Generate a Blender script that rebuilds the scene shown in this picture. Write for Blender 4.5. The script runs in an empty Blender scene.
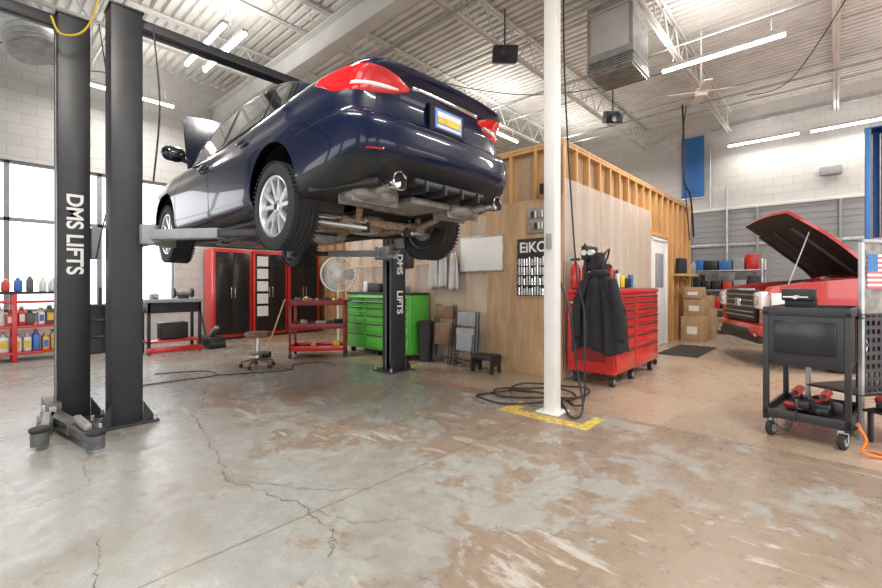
import bpy, bmesh, math, random
from mathutils import Vector, Matrix
random.seed(7)
S=bpy.context.scene
pi=math.pi
def C(X,Y):   # metres right / ahead of the tripod -> room axes
    return (.677*X+.736*Y, -.736*X+.677*Y)
# ---------------------------------------------------------------- materials
def mat(name,col,rough=.5,metal=0,noise=0,nscale=8,bump=0,bscale=40,coat=0,emit=0,alpha=1,trans=0,spec=.5):
    m=bpy.data.materials.new(name); m.use_nodes=True
    nt=m.node_tree; p=nt.nodes['Principled BSDF']
    c=(col[0],col[1],col[2],1)
    p.inputs['Base Color'].default_value=c
    p.inputs['Roughness'].default_value=rough
    p.inputs['Metallic'].default_value=metal
    p.inputs['Coat Weight'].default_value=coat
    p.inputs['Coat Roughness'].default_value=.03
    p.inputs['Alpha'].default_value=alpha
    p.inputs['Transmission Weight'].default_value=trans
    p.inputs['Specular IOR Level'].default_value=spec
    if emit:
        p.inputs['Emission Color'].default_value=c; p.inputs['Emission Strength'].default_value=emit
    if noise or bump:
        tc=nt.nodes.new('ShaderNodeTexCoord')
    if noise:
        n=nt.nodes.new('ShaderNodeTexNoise'); n.inputs['Scale'].default_value=nscale; n.inputs['Detail'].default_value=6
        nt.links.new(tc.outputs['Object'],n.inputs['Vector'])
        r=nt.nodes.new('ShaderNodeMapRange'); r.inputs[1].default_value=.3; r.inputs[2].default_value=.7
        r.inputs[3].default_value=1-noise; r.inputs[4].default_value=1+noise
        nt.links.new(n.outputs['Fac'],r.inputs[0])
        v=nt.nodes.new('ShaderNodeVectorMath'); v.operation='SCALE'; v.inputs[0].default_value=col[:3]
        nt.links.new(r.outputs[0],v.inputs['Scale']); nt.links.new(v.outputs[0],p.inputs['Base Color'])
    if bump:
        n=nt.nodes.new('ShaderNodeTexNoise'); n.inputs['Scale'].default_value=bscale; n.inputs['Detail'].default_value=4
        nt.links.new(tc.outputs['Object'],n.inputs['Vector'])
        b=nt.nodes.new('ShaderNodeBump'); b.inputs['Strength'].default_value=bump; b.inputs['Distance'].default_value=.02
        nt.links.new(n.outputs['Fac'],b.inputs['Height']); nt.links.new(b.outputs[0],p.inputs['Normal'])
    return m
M={}
M['navy']=mat('car_paint_navy',(.003,.008,.034),.25,0,coat=.6,spec=.2)
M['glass']=mat('car_glass',(.015,.018,.02),.05,0,coat=1)
M['blk']=mat('black_plastic',(.018,.018,.02),.5,noise=.2)
M['blkg']=mat('black_gloss',(.012,.012,.014),.25,noise=.1)
M['dk']=mat('charcoal_powdercoat',(.022,.023,.027),.42,noise=.2)
M['rub']=mat('rubber',(.022,.022,.023),.75,bump=.3,bscale=60)
M['rim']=mat('alloy_rim',(.62,.63,.65),.28,.8)
M['stl']=mat('steel',(.55,.54,.52),.38,.7,noise=.2)
M['dst']=mat('dull_steel',(.30,.285,.26),.55,.5,noise=.35,nscale=14)
M['arm']=mat('lift_arm_steel',(.12,.12,.12),.5,.3,noise=.4,nscale=14)
M['rust']=mat('rusty_metal',(.30,.21,.14),.7,.3,noise=.4,nscale=20)
M['galv']=mat('galvanised',(.50,.51,.52),.4,.6,noise=.2)
M['red']=mat('red_paint',(.56,.02,.016),.3,noise=.08,coat=.4)
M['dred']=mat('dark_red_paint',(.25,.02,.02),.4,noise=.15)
M['trk']=mat('truck_paint_red',(.46,.02,.018),.25,.1,coat=1)
M['grn']=mat('green_enamel',(.09,.46,.05),.35,noise=.06,coat=.3)
M['wht']=mat('white_paint',(.76,.75,.72),.5,noise=.05,nscale=3)
M['wht2']=mat('white_steel',(.74,.73,.705),.5,noise=.1,nscale=2)
M['gry']=mat('grey_paint',(.3,.31,.32),.5,noise=.1)
M['sid']=mat('grey_siding',(.28,.285,.29),.55,noise=.06,nscale=2)
M['lens']=mat('tail_lens_red',(.62,.01,.012),.1,coat=1,emit=.06)
M['refl']=mat('reflector_red',(.3,.005,.006),.2,coat=1)
M['lensw']=mat('lens_clear',(.85,.85,.85),.1,coat=1)
M['amb']=mat('amber_lens',(.9,.35,.05),.15,coat=1,emit=.3)
M['chr']=mat('chrome',(.75,.75,.76),.08,1)
M['led']=mat('led_tube',(1,1,.97),.5,emit=9)
M['yel']=mat('yellow_paint',(.7,.5,.04),.6,noise=.2,nscale=12)
M['hyel']=mat('yellow_hose_rubber',(.6,.42,.03),.5)
M['fyel']=mat('worn_yellow_floor_paint',(.52,.38,.08),.6,noise=.5,nscale=22)
M['blu']=mat('blue_paint',(.03,.16,.45),.45,noise=.08)
M['card']=mat('cardboard',(.42,.28,.16),.85,noise=.15)
M['brn']=mat('brown_leather',(.18,.09,.045),.5,noise=.2)
M['cloth']=mat('black_cloth',(.02,.02,.022),.9,noise=.3)
M['wcl']=mat('white_cloth',(.72,.71,.7),.9,noise=.05)
M['plate']=mat('plate_blue',(.12,.25,.6),.4)
M['org']=mat('orange_strap',(.75,.2,.03),.6)
M['poly']=mat('plastic_sheet',(.82,.77,.7),.2,alpha=.33)
M['polyA']=mat('plastic_sheet_thin',(.85,.8,.73),.2,alpha=.18)
M['skin']=mat('seam',(.003,.003,.004),.7)
M['rmark']=mat('red_floor_mark',(.40,.11,.08),.6,noise=.4,nscale=30)
M['asph']=mat('outside_asphalt',(.25,.25,.25),.9,noise=.1)
def wood(name,c1,c2,scale=(1,1,1),rough=.65):
    m=bpy.data.materials.new(name); m.use_nodes=True; nt=m.node_tree; p=nt.nodes['Principled BSDF']
    tc=nt.nodes.new('ShaderNodeTexCoord'); mp=nt.nodes.new('ShaderNodeMapping'); mp.inputs['Scale'].default_value=scale
    n=nt.nodes.new('ShaderNodeTexNoise'); n.inputs['Scale'].default_value=3; n.inputs['Detail'].default_value=8; n.inputs['Distortion'].default_value=.6
    r=nt.nodes.new('ShaderNodeValToRGB'); r.color_ramp.elements[0].position=.3; r.color_ramp.elements[1].position=.7
    r.color_ramp.elements[0].color=(*c1,1); r.color_ramp.elements[1].color=(*c2,1)
    nt.links.new(tc.outputs['Object'],mp.inputs[0]); nt.links.new(mp.outputs[0],n.inputs['Vector'])
    nt.links.new(n.outputs['Fac'],r.inputs[0]); nt.links.new(r.outputs[0],p.inputs['Base Color']); p.inputs['Roughness'].default_value=rough
    return m
M['stud']=wood('pine_stud',(.50,.26,.09),(.68,.40,.17),(9,9,.7))
M['ply']=wood('plywood',(.38,.23,.12),(.54,.36,.2),(3,3,.6))
M['insul']=wood('back_of_drywall',(.40,.26,.15),(.55,.38,.23),(2,2,1),.8)
def blockmat():
    m=bpy.data.materials.new('painted_block'); m.use_nodes=True; nt=m.node_tree; p=nt.nodes['Principled BSDF']
    tc=nt.nodes.new('ShaderNodeTexCoord'); sp=nt.nodes.new('ShaderNodeSeparateXYZ'); ad=nt.nodes.new('ShaderNodeMath'); ad.operation='ADD'
    cb=nt.nodes.new('ShaderNodeCombineXYZ'); nt.links.new(tc.outputs['Object'],sp.inputs[0])
    nt.links.new(sp.outputs[0],ad.inputs[0]); nt.links.new(sp.outputs[1],ad.inputs[1]); nt.links.new(ad.outputs[0],cb.inputs[0]); nt.links.new(sp.outputs[2],cb.inputs[1])
    b=nt.nodes.new('ShaderNodeTexBrick'); b.inputs['Scale'].default_value=1; b.inputs['Brick Width'].default_value=.4; b.inputs['Row Height'].default_value=.2
    b.inputs['Mortar Size'].default_value=.006; b.inputs['Mortar Smooth'].default_value=.3
    b.inputs['Color1'].default_value=(.70,.69,.67,1); b.inputs['Color2'].default_value=(.65,.64,.62,1); b.inputs['Mortar'].default_value=(.53,.52,.505,1)
    nt.links.new(cb.outputs[0],b.inputs['Vector'])
    n=nt.nodes.new('ShaderNodeTexNoise'); n.inputs['Scale'].default_value=.6; n.inputs['Detail'].default_value=5; nt.links.new(tc.outputs['Object'],n.inputs['Vector'])
    mx=nt.nodes.new('ShaderNodeMix'); mx.data_type='RGBA'; mx.blend_type='MULTIPLY'; mx.inputs[0].default_value=.25
    nt.links.new(b.outputs['Color'],mx.inputs[6]); nt.links.new(n.outputs['Fac'],mx.inputs[7]); nt.links.new(mx.outputs[2],p.inputs['Base Color'])
    bp=nt.nodes.new('ShaderNodeBump'); bp.inputs['Strength'].default_value=.5; bp.inputs['Distance'].default_value=.01; bp.invert=True
    nt.links.new(b.outputs['Fac'],bp.inputs['Height']); nt.links.new(bp.outputs[0],p.inputs['Normal']); p.inputs['Roughness'].default_value=.7
    return m
M['block']=blockmat()
def floormat():
    m=bpy.data.materials.new('worn_concrete'); m.use_nodes=True; nt=m.node_tree; p=nt.nodes['Principled BSDF']; L=nt.links.new
    tc=nt.nodes.new('ShaderNodeTexCoord'); sp=nt.nodes.new('ShaderNodeSeparateXYZ'); L(tc.outputs['Object'],sp.inputs[0])
    def noise(s,d=8,dist=0,rough=.6,scl=None,loc=None):
        n=nt.nodes.new('ShaderNodeTexNoise'); n.inputs['Scale'].default_value=s; n.inputs['Detail'].default_value=d; n.inputs['Distortion'].default_value=dist; n.inputs['Roughness'].default_value=rough
        if scl:
            mp=nt.nodes.new('ShaderNodeMapping'); mp.inputs['Scale'].default_value=scl; L(tc.outputs['Object'],mp.inputs[0]); L(mp.outputs[0],n.inputs['Vector'])
            if loc: mp.inputs['Location'].default_value=loc
        else: L(tc.outputs['Object'],n.inputs['Vector'])
        return n.outputs['Fac']
    def mr(x,a,b,c=0,d=1):
        r=nt.nodes.new('ShaderNodeMapRange'); r.inputs[1].default_value=a; r.inputs[2].default_value=b; r.inputs[3].default_value=c; r.inputs[4].default_value=d; L(x,r.inputs[0]); return r.outputs[0]
    def ma(op,x,y):
        k=nt.nodes.new('ShaderNodeMath'); k.operation=op
        for i,q in enumerate((x,y)):
            if isinstance(q,(int,float)): k.inputs[i].default_value=q
            else: L(q,k.inputs[i])
        return k.outputs[0]
    def mix(f,a,b):
        k=nt.nodes.new('ShaderNodeMix'); k.data_type='RGBA'
        if isinstance(f,(int,float)): k.inputs[0].default_value=f
        else: L(f,k.inputs[0])
        for i,q in ((6,a),(7,b)):
            if isinstance(q,tuple): k.inputs[i].default_value=(*q,1)
            else: L(q,k.inputs[i])
        return k.outputs[2]
    big=noise(.7,10,.4,.72); big2=noise(.35,6,.2); fine=noise(9,8,0,.7); streak=noise(2.2,9,.3,.75,(3,.7,1)); fine2=noise(40,4,0,.8)
    spots=noise(3.2,10,.2,.8,(1,1,1),(7,3,0)); stain=noise(1.1,8,.6,.7,(1,1,1),(31,13,0))
    grey=mix(mr(big2,.35,.65),(.31,.31,.29),(.40,.40,.38))
    grey=mix(mr(fine,.35,.7,0,.65),grey,(.235,.23,.21))
    tan=mix(mr(fine,.3,.7),(.205,.148,.105),(.30,.23,.172))
    bias=ma('ADD',mr(sp.outputs[1],3.8,0.6,.025,.105),mr(sp.outputs[0],.6,3.0,-.03,.045))
    w=ma('ADD',big,bias)
    w=ma('ADD',w,ma('MULTIPLY',ma('SUBTRACT',streak,.5),.3)); w=ma('ADD',w,ma('MULTIPLY',ma('SUBTRACT',spots,.5),.35))
    worn=mr(w,.57,.61)
    c1=mix(worn,grey,tan)
    pk=mr(ma('ADD',spots,ma('MULTIPLY',bias,.6)),.60,.64,0,.75); c1=mix(pk,c1,(.25,.195,.148))
    soft=mr(stain,.48,.62,0,.55); c1=mix(soft,c1,(.235,.195,.158))
    scuff=mr(ma('ADD',streak,ma('MULTIPLY',ma('SUBTRACT',big,.5),.5)),.575,.65,0,.7)
    c1=mix(scuff,c1,(.50,.485,.46))
    bare=mix(mr(big,.35,.65),(.34,.25,.18),(.43,.335,.25)); bare=mix(mr(fine,.4,.7,0,.4),bare,(.28,.21,.15))
    reg=mr(sp.outputs[0],4.10,4.12)
    c=mix(reg,c1,bare)
    c=mix(mr(stain,.6,.74,0,.5),c,(.12,.105,.09))
    c=mix(mr(fine2,.62,.7,0,.45),c,(.11,.10,.09))
    def line(coord,pos,wd):
        return ma('LESS_THAN',ma('ABSOLUTE',ma('SUBTRACT',coord,pos),0),wd)
    j=ma('MAXIMUM',line(sp.outputs[0],4.11,.006),line(sp.outputs[1],2.12,.005))
    c=mix(ma('MULTIPLY',j,.7),c,(.10,.08,.065))
    L(c,p.inputs['Base Color'])
    L(mr(ma('ADD',fine,big),.7,1.3,.16,.44),p.inputs['Roughness'])
    b=nt.nodes.new('ShaderNodeBump'); b.inputs['Strength'].default_value=.12; b.inputs['Distance'].default_value=.01; L(ma('ADD',fine2,worn),b.inputs['Height']); L(b.outputs[0],p.inputs['Normal'])
    return m
M['floor']=floormat()
# ---------------------------------------------------------------- mesh builder
_bb={}
def bevbox(s,b):
    k=(round(s[0],4),round(s[1],4),round(s[2],4),b)
    if k in _bb: return _bb[k]
    bm=bmesh.new(); bmesh.ops.create_cube(bm,size=1)
    for v in bm.verts: v.co=Vector((v.co.x*s[0],v.co.y*s[1],v.co.z*s[2]))
    if b>0: bmesh.ops.bevel(bm,geom=bm.edges[:],offset=min(b,min(s)*.45),segments=2,affect='EDGES',profile=.5)
    bm.verts.ensure_lookup_table()
    r=([v.co.copy() for v in bm.verts],[[v.index for v in f.verts] for f in bm.faces]); bm.free(); _bb[k]=r; return r
def smoothpts(pts,n=6):
    P=[Vector(p) for p in pts]; out=[]
    if len(P)<3: return P
    for i in range(len(P)-1):
        p0=P[max(i-1,0)];p1=P[i];p2=P[i+1];p3=P[min(i+2,len(P)-1)]
        for k in range(n):
            t=k/n; out.append(.5*((2*p1)+(p2-p0)*t+(2*p0-5*p1+4*p2-p3)*t*t+(3*p1-p0-3*p2+p3)*t**3))
    out.append(P[-1]); return out
class MB:
    def __init__(s,name,X=None): s.n=name; s.v=[]; s.f=[]; s.mi=[]; s.mats=[]; s.X=X
    def mid(s,m):
        if isinstance(m,str): m=M[m]
        if m not in s.mats: s.mats.append(m)
        return s.mats.index(m)
    def add(s,vs,fs,m,T=None):
        o=len(s.v); i=s.mid(m)
        for v in vs:
            v=Vector(v)
            if T: v=T@v
            s.v.append(v)
        for f in fs: s.f.append([o+k for k in f]); s.mi.append(i)
    def box(s,c,sz,m,rz=0,bev=.004,R=None):
        vs,fs=bevbox(sz,bev); T=Matrix.Translation(Vector(c))
        if R is not None: T=T@R
        elif rz: T=T@Matrix.Rotation(rz,4,'Z')
        s.add(vs,fs,m,T)
    def bx(s,x0,x1,y0,y1,z0,z1,m,bev=.004): s.box(((x0+x1)/2,(y0+y1)/2,(z0+z1)/2),(abs(x1-x0),abs(y1-y0),abs(z1-z0)),m,0,bev)
    def beam(s,p,q,w,h,m,bev=.004):
        p=Vector(p);q=Vector(q);d=q-p; R=d.to_track_quat('X','Z').to_matrix().to_4x4()
        s.box((p+q)/2,(d.length,w,h),m,R=R,bev=bev)
    def cyl(s,p,q,r,m,r2=None,seg=16,caps=True):
        p=Vector(p);q=Vector(q); r2=r if r2 is None else r2
        R=(q-p).to_track_quat('Z','X').to_matrix(); vs=[];fs=[]
        for i in range(seg):
            a=2*pi*i/seg; u=R@Vector((math.cos(a),math.sin(a),0)); vs+= [p+u*r,q+u*r2]
        for i in range(seg): j=(i+1)%seg; fs.append([2*i,2*j,2*j+1,2*i+1])
        if caps: fs.append([2*i for i in range(seg)][::-1]); fs.append([2*i+1 for i in range(seg)])
        s.add(vs,fs,m)
    def lathe(s,c,ax,prof,m,seg=32,closed=False):
        c=Vector(c); R=Vector(ax).to_track_quat('Z','X').to_matrix(); vs=[];fs=[]; n=len(prof)
        for i in range(seg):
            a=2*pi*i/seg
            for r,h in prof: vs.append(c+R@Vector((math.cos(a)*r,math.sin(a)*r,h)))
        for i in range(seg):
            j=(i+1)%seg
            for k in range(n if closed else n-1):
                l=(k+1)%n; fs.append([i*n+k,j*n+k,j*n+l,i*n+l])
        s.add(vs,fs,m)
    def tube(s,pts,r,m,seg=8,sm=6,rib=0):
        P=smoothpts(pts,sm) if sm else [Vector(p) for p in pts]
        vs=[];fs=[]; up=None
        for i,p in enumerate(P):
            d=(P[min(i+1,len(P)-1)]-P[max(i-1,0)]).normalized()
            if up is None: up=d.orthogonal().normalized()
            up=(up-d*up.dot(d)).normalized(); w=d.cross(up); rr=r*(1+rib*(i%2))
            for k in range(seg): a=2*pi*k/seg; vs.append(p+up*math.cos(a)*rr+w*math.sin(a)*rr)
        for i in range(len(P)-1):
            for k in range(seg): l=(k+1)%seg; fs.append([i*seg+k,i*seg+l,(i+1)*seg+l,(i+1)*seg+k])
        fs.append(list(range(seg))[::-1]); fs.append([(len(P)-1)*seg+k for k in range(seg)])
        s.add(vs,fs,m)
    def prism(s,pts,vec,m):
        vec=Vector(vec); n=len(pts); vs=[Vector(p) for p in pts]+[Vector(p)+vec for p in pts]
        fs=[list(range(n))[::-1],[n+i for i in range(n)]]+[[i,(i+1)%n,n+(i+1)%n,n+i] for i in range(n)]
        s.add(vs,fs,m)
    def grid(s,rows,m,cyc=False):
        n=len(rows[0]); vs=[p for r in rows for p in r]; fs=[]
        for i in range(len(rows)-1):
            for k in range(n if cyc else n-1): l=(k+1)%n; fs.append([i*n+k,i*n+l,(i+1)*n+l,(i+1)*n+k])
        s.add(vs,fs,m)
    def ell(s,c,r,m,seg=16,e=1,T=None):
        rows=[]
        f=lambda x:math.copysign(abs(x)**e,x)
        for i in range(seg//2+1):
            t=-pi/2+pi*i/(seg//2)
            rows.append([Vector((c[0]+r[0]*f(math.cos(t))*f(math.cos(2*pi*k/seg)),c[1]+r[1]*f(math.cos(t))*f(math.sin(2*pi*k/seg)),c[2]+r[2]*f(math.sin(t)))) for k in range(seg)])
        s.grid(rows,m,True)
    def build(s,parent=None,T=None,ang=35,solid=0):
        me=bpy.data.meshes.new(s.n); vs=s.v
        T=T or s.X
        if T: vs=[T@v for v in vs]
        me.from_pydata([tuple(v) for v in vs],[],s.f)
        for m in s.mats: me.materials.append(m)
        me.polygons.foreach_set('material_index',s.mi); me.polygons.foreach_set('use_smooth',[True]*len(s.f))
        me.update(); me.validate()
        bm=bmesh.new(); bm.from_mesh(me); bmesh.ops.recalc_face_normals(bm,faces=bm.faces[:]); bm.to_mesh(me); bm.free()
        me.set_sharp_from_angle(angle=math.radians(ang))
        o=bpy.data.objects.new(s.n,me); S.collection.objects.link(o)
        if parent: o.parent=parent
        if solid:
            md=o.modifiers.new('solid','SOLIDIFY'); md.thickness=solid; md.offset=-1
        return o
def empty(n):
    o=bpy.data.objects.new(n,None); S.collection.objects.link(o); o.empty_display_size=.2; return o
def text(name,body,size,m,origin,right,up,parent,ext=.002,align='CENTER'):
    cu=bpy.data.curves.new(name,'FONT'); cu.body=body; cu.size=size; cu.extrude=ext; cu.align_x=align; cu.align_y='CENTER'; cu.offset=.004 if size>.1 else 0
    o=bpy.data.objects.new(name,cu); S.collection.objects.link(o)
    bpy.context.view_layer.update()
    me=bpy.data.meshes.new_from_object(o.evaluated_get(bpy.context.evaluated_depsgraph_get()))
    bpy.data.objects.remove(o); bpy.data.curves.remove(cu)
    r=Vector(right).normalized();u=Vector(up).normalized();n=r.cross(u)
    T=Matrix(((r.x,u.x,n.x,origin[0]),(r.y,u.y,n.y,origin[1]),(r.z,u.z,n.z,origin[2]),(0,0,0,1)))
    me.transform(T); me.materials.clear(); me.materials.append(M[m]); me.name=name
    o=bpy.data.objects.new(name,me); S.collection.objects.link(o); o.parent=parent; return o
def interp(tab):
    xs=[t[0] for t in tab]; ys=[t[1] for t in tab]; n=len(xs)
    d=[(ys[i+1]-ys[i])/(xs[i+1]-xs[i]) for i in range(n-1)]
    g=[d[0]]+[0 if d[i-1]*d[i]<=0 else 2*d[i-1]*d[i]/(d[i-1]+d[i]) for i in range(1,n-1)]+[d[-1]]
    def f(x):
        if x<=xs[0]: return ys[0]
        if x>=xs[-1]: return ys[-1]
        i=0
        while x>xs[i+1]: i+=1
        h=xs[i+1]-xs[i]; t=(x-xs[i])/h
        return (2*t**3-3*t*t+1)*ys[i]+(t**3-2*t*t+t)*h*g[i]+(-2*t**3+3*t*t)*ys[i+1]+(t**3-t*t)*h*g[i+1]
    return f
# ---------------------------------------------------------------- room shell
AX0,AX1,BY0,BY1,CH=-4.0,14.0,-7.0,11.0,6.0
b=MB('floor'); b.bx(AX0-.2,AX1+.2,BY0-.2,BY1+.2,-.2,0,'floor',0); b.build()
b=MB('ground_outside'); b.bx(-40,AX0-.2,-40,40,-.3,-.1,'asph',0); b.bx(AX0-.2,40,-40,BY0-.2,-.3,-.1,'asph',0); b.bx(AX0-.2,40,BY1+.2,40,-.3,-.1,'asph',0); b.build()
b=MB('ceiling')
pts=[];x=AX0
while x<AX1+.1:
    pts+=[(x,CH),(x+.085,CH),(x+.095,CH+.07),(x+.15,CH+.07)]; x+=.16
b.grid([[Vector((p[0],y,p[1])) for p in pts] for y in (BY0,BY1+.1)],'wht2')
b.bx(AX0-.2,AX1+.2,BY0-.2,BY1+.2,CH+.08,CH+.15,'wht2',0)
for x in (-1,1.4,6.6,9.3,12):
    b.cyl((x,BY0,5.47),(x,BY1,5.47),.012,'galv',seg=6); b.cyl((x+.05,BY0,5.9),(x+.05,BY1,5.9),.012,'galv',seg=6)
for (p,q,r) in (((6.2,-6.9,5.38),(6.2,10.9,5.38),.02),((11.2,-6.9,5.38),(11.2,10.9,5.38),.025),((1.5,-6.9,5.38),(1.5,10.9,5.38),.02),((4.9,-6.9,5.36),(4.9,10.9,5.36),.03),((8.2,-6.9,5.36),(8.2,10.9,5.36),.015)):
    b.cyl(p,q,r,'galv',seg=8)
b.build(ang=10)
def wallb(name,axis,pos,t,a0,a1,holes):
    b=MB(name); hs=sorted(holes); c=a0
    def seg(p,q,z0,z1):
        if axis=='x': b.bx(p,q,pos,pos+t,z0,z1,'block',0)
        else: b.bx(pos,pos+t,p,q,z0,z1,'block',0)
    for (p,q,z0,z1) in hs:
        seg(c,p,0,CH)
        if z0>0: seg(p,q,0,z0)
        seg(p,q,z1,CH); c=q
    seg(c,a1,0,CH); b.build()
WZ0,WZ1,WX0,WX1=.75,3.52,-3.6,3.08
wallb('wall_back','x',BY1,.2,AX0,AX1,[(WX0,WX1,WZ0,WZ1)])
wallb('wall_right','y',AX1,.2,BY0,BY1+.2,[])
wallb('wall_front','x',BY0,-.2,AX0,AX1,[(-3.2,.8,0,4.3),(2.2,6.2,0,4.3),(7.6,11.6,0,4.3)])
wallb('wall_left','y',AX0,-.2,BY0,BY1+.2,[(-5.6,-1.6,0,4.3),(.2,3.6,.75,3.6),(4.2,9.8,.75,3.6)])
nwin=5
for i in range(nwin):
    x0=WX0+(WX1-WX0)*i/nwin; x1=WX0+(WX1-WX0)*(i+1)/nwin
    b=MB('window_%d'%(i+1)); y=BY1+.06
    for (p,q,r,s_) in ((x0,x0+.04,WZ0,WZ1),(x1-.04,x1,WZ0,WZ1),(x0,x1,WZ0,WZ0+.05),(x0,x1,WZ1-.05,WZ1),(x0,x1,2.42,2.49)):
        b.bx(p,q,y,y+.08,r,s_,'gry',.003)
    b.build()
b=MB('trim_sill'); b.bx(WX0,WX1,BY1-.05,BY1+.05,WZ0-.04,WZ0,'wht'); b.build()
b=MB('trim_siding')
z=.1
while z<3.25:
    b.prism([(AX1,-6.9,z),(AX1-.024,-6.9,z),(AX1-.015,-6.9,z+.155),(AX1,-6.9,z+.155)],(0,10.25,0),'sid'); z+=.155
b.bx(AX1-.06,AX1,-6.9,3.4,3.3,3.38,'wht'); b.bx(AX1-.06,AX1,-6.9,3.35,2.30,2.38,'galv')
for y in (3.1,1.5,-.1,-1.7,-3.3): b.bx(AX1-.10,AX1-.03,y,y+.05,0,3.3,'sid')
b.build()
b=MB('steel_girder')
gx=3.86; g0,g1=BY0+.02,BY1-.02; b.bx(gx-.12,gx+.12,g0,g1,4.98,5.0,'wht2'); b.bx(gx-.12,gx+.12,g0,g1,5.4,5.42,'wht2'); b.bx(gx-.01,gx+.01,g0,g1,5.0,5.4,'wht2'); b.build()
for y in (-4.4,-2.2,0,2.15,4.34,6.5,8.7):
    b=MB('roof_joist')
    for dy in (-.03,.03):
        b.bx(AX0,AX1,y+dy-.02,y+dy+.02,5.42,5.46,'wht2',0); b.bx(AX0,AX1,y+dy-.02,y+dy+.02,5.94,5.98,'wht2',0)
    x=AX0;k=0
    while x<AX1-.35:
        b.cyl((x,y,5.44 if k%2 else 5.95),(x+.35,y,5.95 if k%2 else 5.44),.014,'wht2',seg=6); x+=.35;k+=1
    b.build()
b=MB('support_post'); px,py=3.86,2.06
b.bx(px-.062,px+.062,py-.062,py+.062,0,4.98,'wht',.012); b.bx(px-.12,px+.12,py-.12,py+.12,0,.015,'wht'); b.bx(px-.14,px+.14,py-.14,py+.14,4.95,4.98,'wht')
b.bx(px-.08,px-.062,py-.03,py+.03,1.6,1.75,'gry'); b.build()
b=MB('floor_marking')
b.bx(3.56,3.70,1.58,2.5,0,.0015,'fyel',0); b.bx(3.70,3.98,2.36,2.5,0,.0015,'fyel',0); b.bx(3.70,3.98,1.58,1.68,0,.0015,'fyel',0)
b.bx(4.02,4.06,2.75,3.6,0,.0015,'rmark',0)
b.build()
crk=mat('crack_dark',(.10,.088,.075),.9)
def crack(pts,w=.005,j=.035):
    b=MB('floor_crack'); P=[]
    for i in range(len(pts)-1):
        for k in range(14):
            t=k/14; P.append(Vector((pts[i][0]*(1-t)+pts[i+1][0]*t+random.uniform(-j,j),pts[i][1]*(1-t)+pts[i+1][1]*t+random.uniform(-j,j),.001)))
    rows=[]
    for i,p in enumerate(P):
        d=(P[min(i+1,len(P)-1)]-P[max(i-1,0)]).normalized(); n=Vector((-d.y,d.x,0)); ww=w*random.uniform(.1,1); rows.append([p-n*ww,p+n*ww])
    b.grid(rows,crk); b.build()
crack([C(-3.0,5.6),C(-2.35,4.1),C(-1.75,3.3),C(-1.35,2.75),C(-.8,2.45),C(-.55,2.2),C(-.5,1.95)],.0045,.02)
crack([C(-.8,2.45),C(-.45,2.25),C(-.2,2.3),C(.1,2.1)],.003,.015); crack([C(-1.35,2.75),C(-.7,2.62),C(-.35,2.65)],.003,.012)
crack([C(-1.7,2.15),C(-1.45,1.8),C(-1.35,1.6)],.003,.015); crack([C(2.3,2.8),C(2.6,2.5),C(3.2,2.55)],.003,.02); crack([C(-.1,1.85),C(.1,1.7),C(.15,1.55)],.002,.012); crack([C(.9,3.4),C(1.5,3.0),C(2.1,2.9)],.0025,.02)
crack([C(-.9,4.6),C(-.5,4.1),C(-.6,3.6)],.0025,.02); crack([C(-2.5,3.0),C(-2.2,2.7),C(-2.3,2.4)],.0025,.015)
# partitions
PA,PB,PH=5.3,2.67,3.2
b=MB('wall_partition')
b.bx(PA+.09,PA+.11,PB,7.6,0,PH,'insul',0); b.bx(PA,9.02,PB+.09,PB+.11,0,PH,'insul',0); b.bx(10.12,12,PB+.09,PB+.11,0,PH,'insul',0); b.bx(9.02,10.12,PB+.09,PB+.11,2.22,PH,'insul',0)
b.bx(PA,6.6,7.58,7.6,0,PH,'insul',0); b.bx(6.69,6.71,7.6,BY1,0,PH,'insul',0)
b.bx(12,12.1,PB,5,0,PH,'insul',0)
y=PB
while y<7.62: b.bx(PA,PA+.09,y,y+.04,0,PH,'stud',.002); y+=.405
y=7.6
while y<BY1: b.bx(6.6,6.69,y,y+.04,0,PH,'stud',.002); y+=.405
x=PA
while x<12:
    if not 8.95<x<10.12: b.bx(x,x+.04,PB,PB+.09,0,PH,'stud',.002)
    else: b.bx(x,x+.04,PB,PB+.09,2.3,PH,'stud',.002)
    x+=.405
b.bx(11.96,12.0,PB,PB+.09,0,PH,'stud')
for z in (PH-.04,PH-.085):
    b.bx(PA-.002,PA+.092,PB,7.6,z,z+.04,'stud'); 
    b.bx(PA,12,PB-.002,PB+.092,z,z+.04,'stud')
b.bx(PA-.003,PA+.09,PB+.1,7.5,1.6,1.64,'stud')
b.bx(9.02,10.12,PB-.003,PB+.09,2.23,2.3,'stud')
b.bx(PA-.015,PA-.003,PB,PB+1.22,0,2.44,'ply',.002)
b.bx(PA-.004,PA,PB+1.25,7.5,0,2.3,'polyA',0)
for i in range(3): b.bx(PA+.02+1.22*i,PA+1.2+1.22*i,PB-.012,PB-.004,0,2.68,'poly',0)
b.build()
b=MB('door_1'); b.bx(9.09,10.05,PB+.02,PB+.06,.01,2.15,'wht'); b.bx(9.03,9.09,PB-.0,PB+.08,0,2.2,'wht'); b.bx(10.05,10.11,PB-.0,PB+.08,0,2.2,'wht'); b.bx(9.03,10.11,PB-.0,PB+.08,2.15,2.215,'wht')
b.cyl((9.17,PB-.04,1.0),(9.17,PB+.02,1.0),.03,'chr'); b.bx(9.3,9.84,PB+.01,PB+.022,1.2,1.9,'gry'); b.build()

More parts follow.
